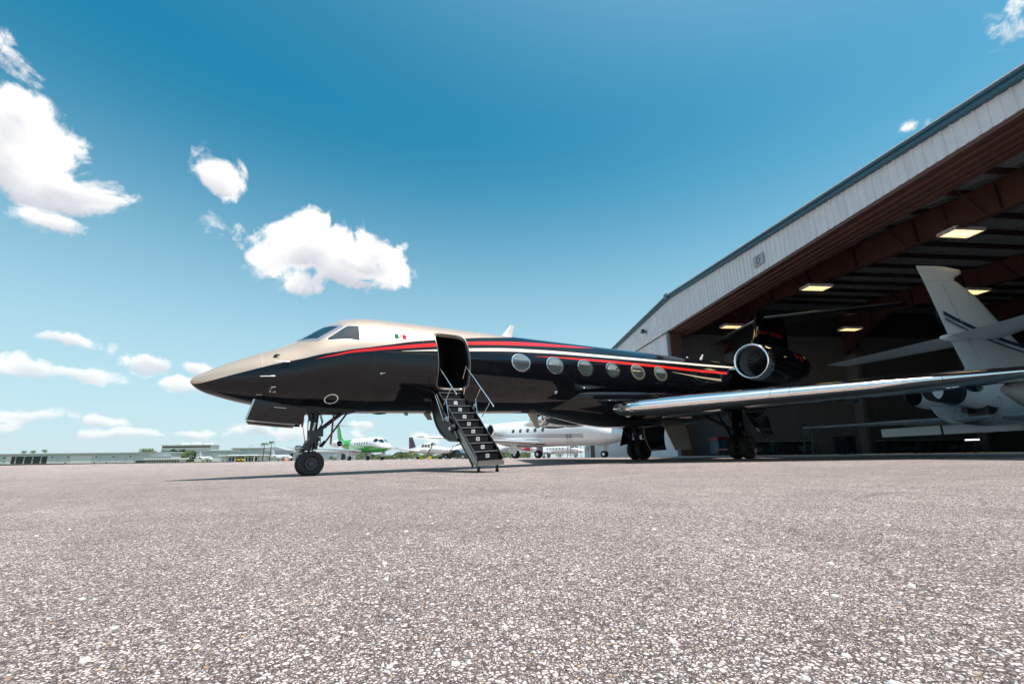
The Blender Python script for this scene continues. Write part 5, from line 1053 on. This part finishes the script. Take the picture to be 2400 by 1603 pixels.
# piston twin
def piston_twin():
    X = at(1000, 70); h = (.75, -.66); r = empty('propeller_plane', on(X, 70), math.atan2(h[1], h[0]), 'white twin propeller plane with purple fin, left of the dark green car', 'plane')
    PUR = mat('purple_paint', (.09, .03, .07), .35)
    el = lambda x, w, h_, z: [(x, w*math.cos(6.283*k/20), z+h_*math.sin(6.283*k/20)) for k in range(20)]
    MB().loft([el(4.2, .05, .05, 1.25), el(3.7, .38, .36, 1.25), el(2.4, .62, .55, 1.3), el(1.6, .66, .62, 1.34), el(.9, .68, .9, 1.55), el(-.6, .66, .85, 1.55), el(-1.6, .55, .6, 1.45), el(-4.2, .16, .2, 1.45), el(-4.7, .04, .06, 1.5)]).build('fuselage', WHITEP, r, angle=50)
    for s_ in (1, -1):
        for (x0, x1) in ((.55, 1.15), (-.15, .45), (-.85, -.25)): MB().add([(x0, .55*s_, 2.15), (x1-.12 if x1 > 1 else x1, .52*s_, 2.18), (x1, .685*s_, 1.68), (x0, .69*s_, 1.68)], [(0, 1, 2, 3)]).build('cabin_window', GLASS, r)
        MB().add([(1.62, .05*s_, 1.98), (1.0, .05*s_, 2.44), (.98, .42*s_, 2.30), (1.38, .6*s_, 1.86)], [(0, 1, 2, 3)]).build('windscreen', GLASS, r)
        rg = []
        for (x, y, c, z) in [(1.2, .3, 2.0, 1.05), (1.1, 2.2, 1.8, 1.12), (.7, 5.8, 1.1, 1.55)]: up, lo = airfoil(.13, 0, 8); rg.append([(x-a*c, y*s_, z+b*c) for a, b in up+lo])
        MB().loft(rg).build('wing', WHITEP, r, angle=50)
        n = MB().loft([[(x, 2.0*s_+w*math.cos(6.283*k/16), 1.25+hh*math.sin(6.283*k/16)) for k in range(16)] for x, w, hh in [(2.75, .12, .12), (2.6, .38, .36), (1.6, .45, .42), (.2, .42, .36), (-1.2, .1, .1)]]).build('engine_nacelle', WHITEP, r, angle=50)
        p_ = MB(); p_.lathe([(0, .12), (.2, .08), (.32, .01)], (2.75, 2.0*s_, 1.25), (1, 0, 0), 12)
        p_.bar((2.85, 2.0*s_, 1.25), (2.86, 2.0*s_+.5, 1.95), .03, .12); p_.bar((2.85, 2.0*s_, 1.25), (2.86, 2.0*s_-.5, .55), .03, .12); p_.build('propeller', DSTEEL, n)
        rg = []
        for (x, y, c) in [(-3.7, .1, 1.1), (-4.1, 2.1, .7)]: up, lo = airfoil(.1, 0, 6); rg.append([(x-a*c, y*s_, 1.5+b*c) for a, b in up+lo])
        MB().loft(rg).build('stabilizer', WHITEP, r, angle=50)
    rg = []
    for (x, z, c) in [(-2.9, 1.6, 1.9), (-4.0, 3.35, .95)]: up, lo = airfoil(.1, 0, 6); rg.append([(x-a*c, b*c, z) for a, b in up+lo])
    MB().loft(rg).build('fin', PUR, r, angle=50)
    for (x, y, z0) in [(3.0, 0, .9), (.2, 2.0, .95), (.2, -2.0, .95)]:
        g = MB().rod((x, y, .2), (x, y, z0), .04, 6).build('landing_gear', STEEL, r); MB().rod((x, y-.07, .2), (x, y+.07, .2), .2, 14).build('wheel', RUBBER, g)
    # yellow chocks
    for (x, y) in [(at(985, 68), 68), (at(1004, 67.5), 67.5)]:
        MB().mm((x-.22, y-.12, gz(x, y)), (x+.22, y+.12, gz(x, y)+.34)).mm((x-.1, y-.1, gz(x, y)+.341), (x+.1, y+.1, gz(x, y)+.42)).build('wheel_chock', YELLOW).__setitem__('label', 'yellow wheel block under the propeller plane, the %s one' % ('left' if y == 68 else 'right'))
    for o in [q for q in COL.objects if q.name.startswith('wheel_chock')]: o['category'] = 'wheel block'; o['group'] = 'yellow wheel blocks'
piston_twin()
# ------------------------------------------------------------------ car, stand, hangar equipment
def sedan():
    X = at(1066, 74); r = empty('parked_car', on(X, 74), rad(-14), 'dark green sedan parked on the apron behind the airstair', 'car')
    CG = mat('dark_green_car_paint', (.012, .035, .03), .15, 0, 1.0); SIL = mat('alloy', (.6, .6, .6), .35, .9)
    side = [(-2.3, .42), (-2.28, .78), (-2.2, .92), (-1.55, .98), (-.95, 1.36), (-.5, 1.43), (.35, 1.42), (.75, 1.30), (1.25, .95), (2.05, .82), (2.28, .62), (2.3, .36), (1.9, .22), (-2.0, .22)]
    rings = [[(x, y*(1-.16*max(0, (z-.95)/.45)), z) for x, z in side] for y in (-.86, -.84, .84, .86)]
    m = MB(); n = len(side); m.loft(rings, cap=True); b = m.build('body', CG, r, angle=35)
    for s_ in (1, -1):
        for (q) in [[(-1.45, .99), (-.92, 1.32), (-.42, 1.36), (-.42, 1.0)], [(-.36, 1.0), (-.36, 1.36), (.32, 1.355), (.68, 1.24), (1.05, .99)]]:
            MB().add([(x, s_*(.868*(1-.16*max(0, (z-.95)/.45))+.004), z) for x, z in q], [tuple(range(len(q)))]).build('side_window', GLASS, r)
        for wx in (-1.4, 1.42):
            w = MB().rod((wx, s_*.70, .32), (wx, s_*.88, .32), .32, 20).build('wheel', RUBBER, r, angle=40); MB().rod((wx, s_*.70, .32), (wx, s_*.892, .32), .20, 16).build('rim', SIL, w, angle=40)
        MB().mm((2.2, s_*.55-.18, .60), (2.29, s_*.55+.18, .72)).build('headlight', mat('lamp_clear', (.7, .7, .7), .1), r); MB().mm((-2.29, s_*.6-.16, .74), (-2.235, s_*.6+.16, .88)).build('tail_light', RED, r)
    MB().add([(.78, -.70, 1.305), (.78, .70, 1.305), (1.27, .78, .965), (1.27, -.78, .965)], [(0, 1, 2, 3)]).build('windscreen', GLASS, r)
    MB().add([(-.98, -.7, 1.375), (-.98, .7, 1.375), (-1.56, .78, .995), (-1.56, -.78, .995)], [(0, 1, 2, 3)]).build('rear_window', GLASS, r)
sedan()
def stand():
    X = at(1343, 58); r = empty('access_stand', on(X, 58), rad(20), 'grey metal maintenance steps standing beside the hangar wall', 'steps'); G = mat('grey_tube', (.16, .18, .19), .4, .6)
    for x in (-.7, .7):
        for y in (-.45, .45): MB().bar((x, y, 0), (x, y, 2.3 if x > 0 else 1.5), .05, .05).build('post', G, r)
    for k in range(5): MB().mm((-.72+.05*k, -.45, .3+.3*k), (-.35+.12*k, .45, .34+.3*k)).build('tread', G, r)
    MB().mm((-.1, -.48, 1.5), (.75, .48, 1.55)).build('platform', G, r)
    for z in (1.95, 2.3):
        for y in (-.47, .47): MB().bar((-.1, y, z), (.72, y, z), .04, .04).build('rail', G, r)
    for y in (-.47, .47): MB().bar((-.72, y, .9), (-.1, y, 2.3), .04, .04).build('rail', G, r); MB().bar((-.7, y, .2), (.7, y, 1.3), .03, .03).build('cross_brace', G, r)
stand()
def hangar_kit():
    def tool_cart(p, a, lb, c1, c2):
        r = empty('tool_cart', hw_(p, a, -.027), H_ROT, lb, 'tool cart'); m1, m2 = mat(c1[0], c1[1], .4), mat(c2[0], c2[1], .4)
        MB().mm((-.3, -.5, .14), (.3, .5, .92)).build('cabinet', m1, r); MB().mm((-.33, -.53, .925), (.33, .53, 1.12)).build('top_box', m2, r)
        for k in range(4): MB().mm((-.315, -.44, .2+.18*k), (-.302, .44, .34+.18*k)).build('drawer', m1, r)
        for x in (-.22, .22):
            for y in (-.4, .4): MB().rod((x-.03, y, .07), (x+.03, y, .07), .07, 12).build('castor', RUBBER, r)
        MB().tube([(-.3, -.52, .85), (-.42, -.5, .9), (-.42, .5, .9), (-.3, .52, .85)], .015, 6).build('push_handle', STEEL, r)
    tool_cart(15.6, 27.3, 'blue tool cart with red top box inside the hangar by the jet wheel', ('cart_blue', (.015, .06, .10)), ('cart_red', (.14, .012, .012)))
    tool_cart(24.5, 27.8, 'dark blue tool cart against the rear of the hangar side wall', ('cart_navy', (.012, .02, .035)), ('cart_black', (.02, .02, .02)))
    G = mat('bench_dark', (.04, .045, .05), .6); TB = mat('bench_top', (.20, .26, .27), .5)
    for i, (p0, p1) in enumerate([(17.6, 20.6), (20.9, 23.6), (28.4, 31.4), (31.8, 35.2)]):
        r = empty('workbench', hw_((p0+p1)/2, 29.3, -.027), H_ROT, ['workbench nearest the hangar door along the inner wall', 'second workbench from the hangar door along the inner wall', 'third workbench from the hangar door along the inner wall', 'deepest workbench along the inner hangar wall'][i], 'workbench', 'workbenches along the hangar wall'); w = (p1-p0)/2
        MB().mm((-w, -.4, .86), (w, .4, .92)).build('bench_top', TB, r); MB().mm((-w+.05, .25, .3), (w-.05, .36, .855)).build('back_panel', G, r); MB().mm((-w+.1, -.3, .2), (w-.1, .24, .24)).build('shelf', G, r)
        for x in (-w+.06, w-.06):
            for y in (-.34, .34): MB().mm((x-.03, y-.03, 0), (x+.03, y+.03, .858)).build('leg', G, r)
        R = random.Random(i)
        for k in range(4):
            x = -w+.3+k*(2*w-.6)/3; q = MB().mm((x-.16, -.2, .24+CAM_Z*0), (x+.16, .15, .24+R.uniform(.18, .42))); o = q.build('storage_bin', [NAVY, G, mat('bin_grey', (.12, .13, .14), .6), mat('bin_teal', (.03, .10, .12), .6)][k], r)
    # rolling ladder with thin posts, and a fluorescent work lamp
    r = empty('step_ladder', hw_(21.5, 27.0, -.027), H_ROT+.5, 'thin aluminium step ladder standing dark inside the hangar', 'ladder'); AL = mat('ladder_alu', (.08, .085, .09), .5, .5)
    for s_ in (-1, 1): MB().bar((-.5, s_*.25, 0), (0, s_*.2, 1.9), .04, .05).build('stile', AL, r); MB().bar((.45, s_*.25, 0), (.02, s_*.2, 1.88), .03, .03).build('rear_leg', AL, r)
    for k in range(6): MB().mm((-.5+.08*k+.0, -.24, .28+.28*k), (-.42+.08*k, .24, .31+.28*k)).build('rung', AL, r)
    r = empty('work_lamp', hw_(17.3, 14.2, .42), H_ROT, 'small white tube lamp low in the dark under the right jet wing', 'lamp')
    MB().mm((-.05, -.25, -.02), (.05, .25, .02)).build('housing', DSTEEL, r); MB().rod((-.055, -.22, 0), (-.055, .22, 0), .02, 8).build('tube', mat('lit_tube', (.8, .85, 1), .5, emis=(.75, .85, 1), es=2.5), r); MB().rod((0, 0, -.45), (0, 0, -.021), .015, 6).build('stand', DSTEEL, r)
    r = empty('tow_bar', hw_(15.2, 26.0, -.02), H_ROT, 'red tow bar stand beside the blue tool cart', 'tow bar'); T = mat('tow_red', (.30, .02, .02), .45)
    MB().bar((0, -1.0, .35), (0, 1.0, .35), .07, .07).build('bar', T, r)
    for y in (-.7, .7): MB().rod((-.06, y, .14), (.06, y, .14), .14, 14).build('wheel', RUBBER, r); MB().bar((0, y, .14), (0, y, .35), .04, .04).build('strut', T, r)
hangar_kit()
# ------------------------------------------------------------------ far buildings and planting
def far_buildings():
    LG = mat('far_wall_grey', (.52, .56, .59), .6, noise=(.05, .06)); LW = mat('far_wall_white', (.66, .67, .68), .6); DK = mat('far_dark', (.035, .04, .042), .6); RF = mat('far_roof', (.36, .38, .41), .6); RW = mat('far_roof_white', (.72, .73, .74), .55); WD = mat('far_glass', (.03, .04, .05), .2); BR = mat('far_mauve', (.42, .38, .40), .6)
    Y = 205.0; s = Y*math.cos(PITCH)/1067
    def block(name, label, x0, x1, hpx, Yb, depth, wall, roof, over=.4):
        sc = Yb*math.cos(PITCH)/1067; xa, xb = at(x0, Yb), at(x1, Yb); zg = gz(xa, Yb); r = empty(name, ((xa+xb)/2, Yb, zg), 0, label, 'building'); w = (xb-xa)/2; h = hpx*sc
        MB().mm((-w, 0, -.5), (w, depth, h)).build('wall', wall, r); MB().mm((-w-over, -over*1.5, h+.002), (w+over, depth+over, h+.5)).build('roof', roof, r)
        return r, (lambda px: at(px, Yb)-(xa+xb)/2), sc, h
    def panel(r, f, sc, x0, x1, z0, z1, m_, nm='door_panel', d=.12, y=0): MB().mm((f(x0), y-d, z0*sc), (f(x1)-.06, y-.004, z1*sc)).build(nm, m_, r)
    r, f, sc, h = block('long_hangar', 'long low grey hangar row with one dark open bay, far left', -60, 396, 23, 205, 6, LG, RF)
    for a, b, m_ in [(-56, -20, LW), (-18, 5, LG), (8, 20, LW), (106, 130, LG), (131, 158, LG), (160, 210, LW), (212, 231, LG), (232, 269, LG), (270, 290, LG), (291, 310, LG)]: panel(r, f, sc, a, b, .3, 19, m_)
    panel(r, f, sc, 21, 105, .3, 19, DK, 'open_bay', .05)
    for k in range(4): panel(r, f, sc, 30+20*k, 33+20*k, .3, 19, RF, 'bay_post', .16)
    for k in (4, 117, 154, 221, 261, 301): panel(r, f, sc, k-2.5, k+2.5, 15.2, 17.2, DK, 'wall_lamp', .2)
    for k in (150, 218, 247): panel(r, f, sc, k-1.5, k+1.5, .2, 4.5, DK, 'small_door', .18)
    panel(r, f, sc, 315, 345, .3, 6.5, DK, 'shop_window'); panel(r, f, sc, 346, 394, 14, 22, LW, 'gable_panel')
    r, f, sc, h = block('office_annex', 'small white office with a row of dark windows beside the long hangar', 338, 417, 8.5, 198, 4, LW, RW, .6)
    for k in range(13): panel(r, f, sc, 340+k*6.0, 343.4+k*6.0, 1.5, 7, WD, 'window', .05)
    r, f, sc, h = block('grandstand', 'tall white tiered building with dark band above the trees', 370, 486, 39, 420, 12, LW, RW, 1.0)
    panel(r, f, sc, 372, 485, 34, 36.5, DK, 'dark_band', .3); panel(r, f, sc, 372, 485, 24, 26, DK, 'dark_band', .3)
    for a, b, z in [(400, 412, 45), (424, 440, 46), (455, 470, 44)]: MB().mm((f(a), 8, h+.51), (f(b), 14, z*sc+.5)).build('roof_unit', LW, r)
    MB().rod((f(436), 10, 46*sc+.5), (f(436), 10, 49*sc), .5, 8).build('antenna_dome', LW, r)
    r, f, sc, h = block('far_hangar', 'grey far hangar standing left of the palm tree', 454, 536, 24, 215, 6, LG, RF)
    for k in range(4): panel(r, f, sc, 456+k*19, 474+k*19, .3, 19, LG if k % 2 else LW, 'door_panel', .1)
    r, f, sc, h = block('far_hangar', 'wide mauve roofed hangar behind the palm tree', 538, 640, 28, 235, 8, LG, BR)
    r, f, sc, h = block('terminal_office', 'white flat roofed office with canopy in front of the far hangars', 516, 606, 12.5, 190, 5, LW, RW, .8)
    for k in range(9): panel(r, f, sc, 533+k*7.7, 537.5+k*7.7, 1, 9, WD, 'window', .05)
    MB().mm((f(535), -4, 12.8*sc), (f(604), -.95, 13.6*sc)).build('canopy', RW, r)
    for k in (537, 560, 583, 603): MB().mm((f(k)-.12, -3.8, 0), (f(k)+.12, -3.56, 12.75*sc)).build('canopy_post', LW, r)
    r, f, sc, h = block('glazed_hangar', 'arched grey hangar with glazed front between the palm trees', 612, 664, 22, 200, 8, LG, RF)
    for k in range(7): panel(r, f, sc, 622+k*5.6, 626.8+k*5.6, 4, 17, mat('far_pale_glass', (.42, .48, .50), .25), 'glazing', .06)
    MB().hexa([Vector((f(612)-.4, -.6, h+.502)), Vector((f(664)+.4, -.6, h+.502)), Vector((f(664)+.4, 8, h+.502)), Vector((f(612)-.4, 8, h+.502)), Vector((f(628), -.6, h+1.7)), Vector((f(642), -.6, h+1.7)), Vector((f(642), 8, h+1.7)), Vector((f(628), 8, h+1.7))]).build('arched_roof', RF, r)
    r, f, sc, h = block('dark_shed', 'low dark shed just left of the nose wheel', 664, 682, 17, 205, 12, DK, RF)
    r, f, sc, h = block('far_hangar', 'pale hangar row reaching from the nose wheel to the green jet', 682, 812, 17.5, 195, 8, LG, BR)
    for k in range(9): panel(r, f, sc, 690+k*12.5, 701+k*12.5, .3, 14, LW if k % 3 == 1 else LG, 'door_panel', .1)
    panel(r, f, sc, 796, 806, .3, 14, DK, 'open_bay', .14)
    r, f, sc, h = block('far_hangar', 'small pinkish hangar right behind the green jet wheels', 806, 832, 13, 180, 16, BR, RF)
    for k in range(3): panel(r, f, sc, 808+k*8, 815+k*8, .3, 11, LW, 'door_panel', .1)
far_buildings()
for px, Y, h, lb in [(577, 172, 5.5, 'thin light pole before the white flat roofed office')]:
    r = empty('light_pole', on(at(px, Y), Y), 0, lb, 'light pole'); MB().rod((0, 0, 0), (0, 0, h), .09, 8, .06).build('pole', STEEL, r); MB().bar((0, 0, h), (1.2, 0, h+.1), .08, .08).build('arm', STEEL, r); MB().mm((.9, -.15, h-.02), (1.6, .15, h+.05)).build('lamp_head', DSTEEL, r)
LEAF = [mat('leaf_dark', (.035, .070, .018), .7), mat('leaf_mid', (.060, .105, .026), .7), mat('leaf_light', (.11, .15, .04), .7)]
BARK = mat('bark', (.10, .075, .05), .9)
def tree(name, label, x, y, h, w, cat='tree', group=None, seed=0, n=900, base=.15, dry=False, ls=1.0):
    R = random.Random(seed); r = empty(name, on(x, y), R.uniform(0, 6), label, cat, group)
    t = MB(); t.tube([(0, 0, -.1), (.06*w, .02, h*.3), (-.03*w, .04*w, h*.6)], [.05*h, .035*h, .015*h], 7)
    for k in range(5):
        a = R.uniform(0, 6.28); t.tube([(.03*w, 0, h*R.uniform(.25, .45)), (w*.22*math.cos(a), w*.22*math.sin(a), h*.6), (w*.36*math.cos(a), w*.36*math.sin(a), h*.78)], [.02*h, .013*h, .006*h], 5)
    t.build('trunk', BARK, r, smooth=True)
    m = MB(); cl = [(R.uniform(-.36, .36)*w, R.uniform(-.36, .36)*w, h*R.uniform(base+.12, .86), R.uniform(.14, .26)*w) for _ in range(12)]
    for i in range(n):
        c = R.choice(cl); d = Vector((R.gauss(0, 1), R.gauss(0, 1), R.gauss(0, .75))).normalized()*c[3]*R.random()**.35; p = Vector(c[:3])+d; s = R.uniform(.035, .07)*max(w, h)*.55*ls
        a = Vector((R.gauss(0, 1), R.gauss(0, 1), R.gauss(0, .6))).normalized(); b = a.orthogonal().normalized(); m.cur = R.choices([0, 1, 2], [.35, .45, .2])[0]
        m.add([p-a*s, p+b*s*.6, p+a*s, p-b*s*.6], [(0, 1, 2, 3)])
    m.build('crown', LEAF if not dry else [mat('leaf_dry_dark', (.07, .06, .03), .8), mat('leaf_dry', (.13, .11, .05), .8), LEAF[1]], r)
    return r
def palm(label, x, y, h, seed, fr=1.9):
    R = random.Random(seed); r = empty('palm_tree', on(x, y), R.uniform(0, 6), label, 'palm tree', 'palm trees among the far hangars')
    MB().tube([(0, 0, -.1), (.08, 0, h*.5), (.02, .05, h)], [.16, .12, .10], 8).build('trunk', BARK, r, smooth=True)
    m = MB()
    for k in range(17):
        a = 6.283*k/17+R.uniform(-.15, .15); el = R.uniform(-.2, 1.1); pts = []
        for i in range(7):
            f = i/6; rr = fr*f*math.cos(el*(1-f*.3)); z = h+fr*(math.sin(el)*f-.75*f*f*1.1); pts.append(Vector((rr*math.cos(a), rr*math.sin(a), z)))
        sd_ = Vector((-math.sin(a), math.cos(a), 0)); m.cur = R.choice([0, 1, 1])
        for i in range(6):
            for s_ in (1, -1):
                for q in (.25, .75):
                    p = pts[i].lerp(pts[i+1], q); l = fr*.30*math.sin(math.pi*min(.97, (i+q)/6+.12)); tip = p+sd_*s_*l+Vector((0, 0, -l*.55))+(pts[i+1]-pts[i]).normalized()*l*.5; dv = (pts[i+1]-pts[i])*.24
                    m.add([p-dv, p+dv, tip], [(0, 1, 2)])
    m.build('crown', [LEAF[0], LEAF[1]], r)
def planting():
    for i, (px, Y, hpx, wpx, lb) in enumerate([(408, 250, 29, 34, 'leftmost dark tree below the white tiered building'), (431, 248, 27, 34, 'middle dark tree below the white tiered building'), (450, 252, 25, 28, 'rightmost dark tree below the white tiered building'), (342, 330, 33, 34, 'broad dark tree behind the long hangar roof, left of the tiered building'), (395, 340, 30, 34, 'dark tree rising behind the office annex')]):
        s = Y*.969/1067; tree('broadleaf_tree', lb, at(px, Y), Y, hpx*s, wpx*s, seed=i, n=1500, base=.0, ls=1.5)
    bl = [(870, 14, 26, 'low shrub just right of the green jet main wheels'), (905, 13, 26, 'shrub behind the green jet nose wheel'), (938, 20, 30, 'tallest round bush between the green jet and the propeller plane'), (962, 14, 26, 'small bush left of the propeller plane fin'), (1090, 14, 30, 'bush behind the dark green car roof'), (1205, 26, 34, 'bright green bush between the white jet wheels, left'), (1232, 18, 26, 'dry brown bush right of the bright green one'), (1180, 16, 30, 'bush in front of the white jet left wheel'), (1258, 14, 22, 'low bush behind the white jet nearer wheel'), (1310, 14, 26, 'bush behind the grey maintenance steps'), (780, 9, 24, 'low hedge bush under the green jet tail')]
    for i, (px, hpx, wpx, lb) in enumerate(bl):
        Y = 122+3*(i % 3); s = Y*.969/1067; tree('shrub', lb, at(px, Y), Y, hpx*s, wpx*s, 'bush', 'shrubs along the far edge of the apron', 40+i, 600, .0, dry=(i in (6, 8, 3)))
    R = random.Random(9); m = MB()
    for i in range(5200):
        px = R.uniform(830, 1240); Y = R.uniform(172, 200); top = (13+5*math.sin(px*.061)+3*math.sin(px*.17+1))*Y*.969/1067; z = top*R.random()**.7; s = R.uniform(.25, .6); p = Vector((at(px, Y), Y, gz(at(px, Y), Y)+z))
        a = Vector((R.gauss(0, 1), R.gauss(0, 1), R.gauss(0, .6))).normalized(); b = a.orthogonal().normalized(); m.cur = R.choices([0, 1, 2], [.5, .4, .1])[0]; m.add([p-a*s, p+b*s*.6, p+a*s, p-b*s*.6], [(0, 1, 2, 3)])
    tag(m.build('distant_tree_row', LEAF), 'dark mass of trees along the far edge of the airfield', 'tree row', kind='stuff')
    for i, (px, Y, hpx, lb) in enumerate([(612, 150, 40, 'taller palm tree in front of the mauve roofed hangar'), (628, 152, 43, 'right palm of the pair before the glazed hangar'), (690, 188, 30, 'palm tree just above the nose wheel, left'), (703, 190, 27, 'palm tree behind the nose wheel'), (94, 250, 32, 'palm tree poking above the long hangar roof'), (68, 255, 30, 'small palm top left above the long hangar roof'), (46, 255, 30, 'leftmost palm top above the long hangar roof')]):
        s = Y*.969/1067; palm(lb, at(px, Y), Y, hpx*s, i, 11*s if Y < 200 else 8*s)
    X, Y = at(666, 118), 118; r = empty('traffic_cone', on(X, Y), 0, 'orange traffic cone on the apron left of the nose wheel', 'cone')
    MB().lathe([(0, .30), (.25, .23), (.45, .16), (.8, .06), (.82, .01)], (0, 0, .06), (0, 0, 1), 16).build('cone_body', ORANGE, r, smooth=True); MB().mm((-.36, -.36, 0), (.36, .36, .06)).build('cone_base', ORANGE, r); MB().lathe([(.42, .175), (.58, .13)], (0, 0, .06), (0, 0, 1), 16).build('cone_band', WHITEM, r, smooth=True)
    X, Y = at(559, 150), 150; r = empty('baggage_tug', on(X, Y), 0, 'small yellow tug parked before the white flat roofed office', 'tug')
    MB().mm((-1.0, -.5, .3), (1.0, .5, .8)).build('body', YELLOW, r); MB().mm((-.9, -.45, .805), (-.3, .45, 1.1)).build('seat', DARKIN, r)
    for x in (-.65, .65):
        for y in (-.5, .5): MB().rod((x, y-.08, .28), (x, y+.08, .28), .28, 14).build('wheel', RUBBER, r)
planting()
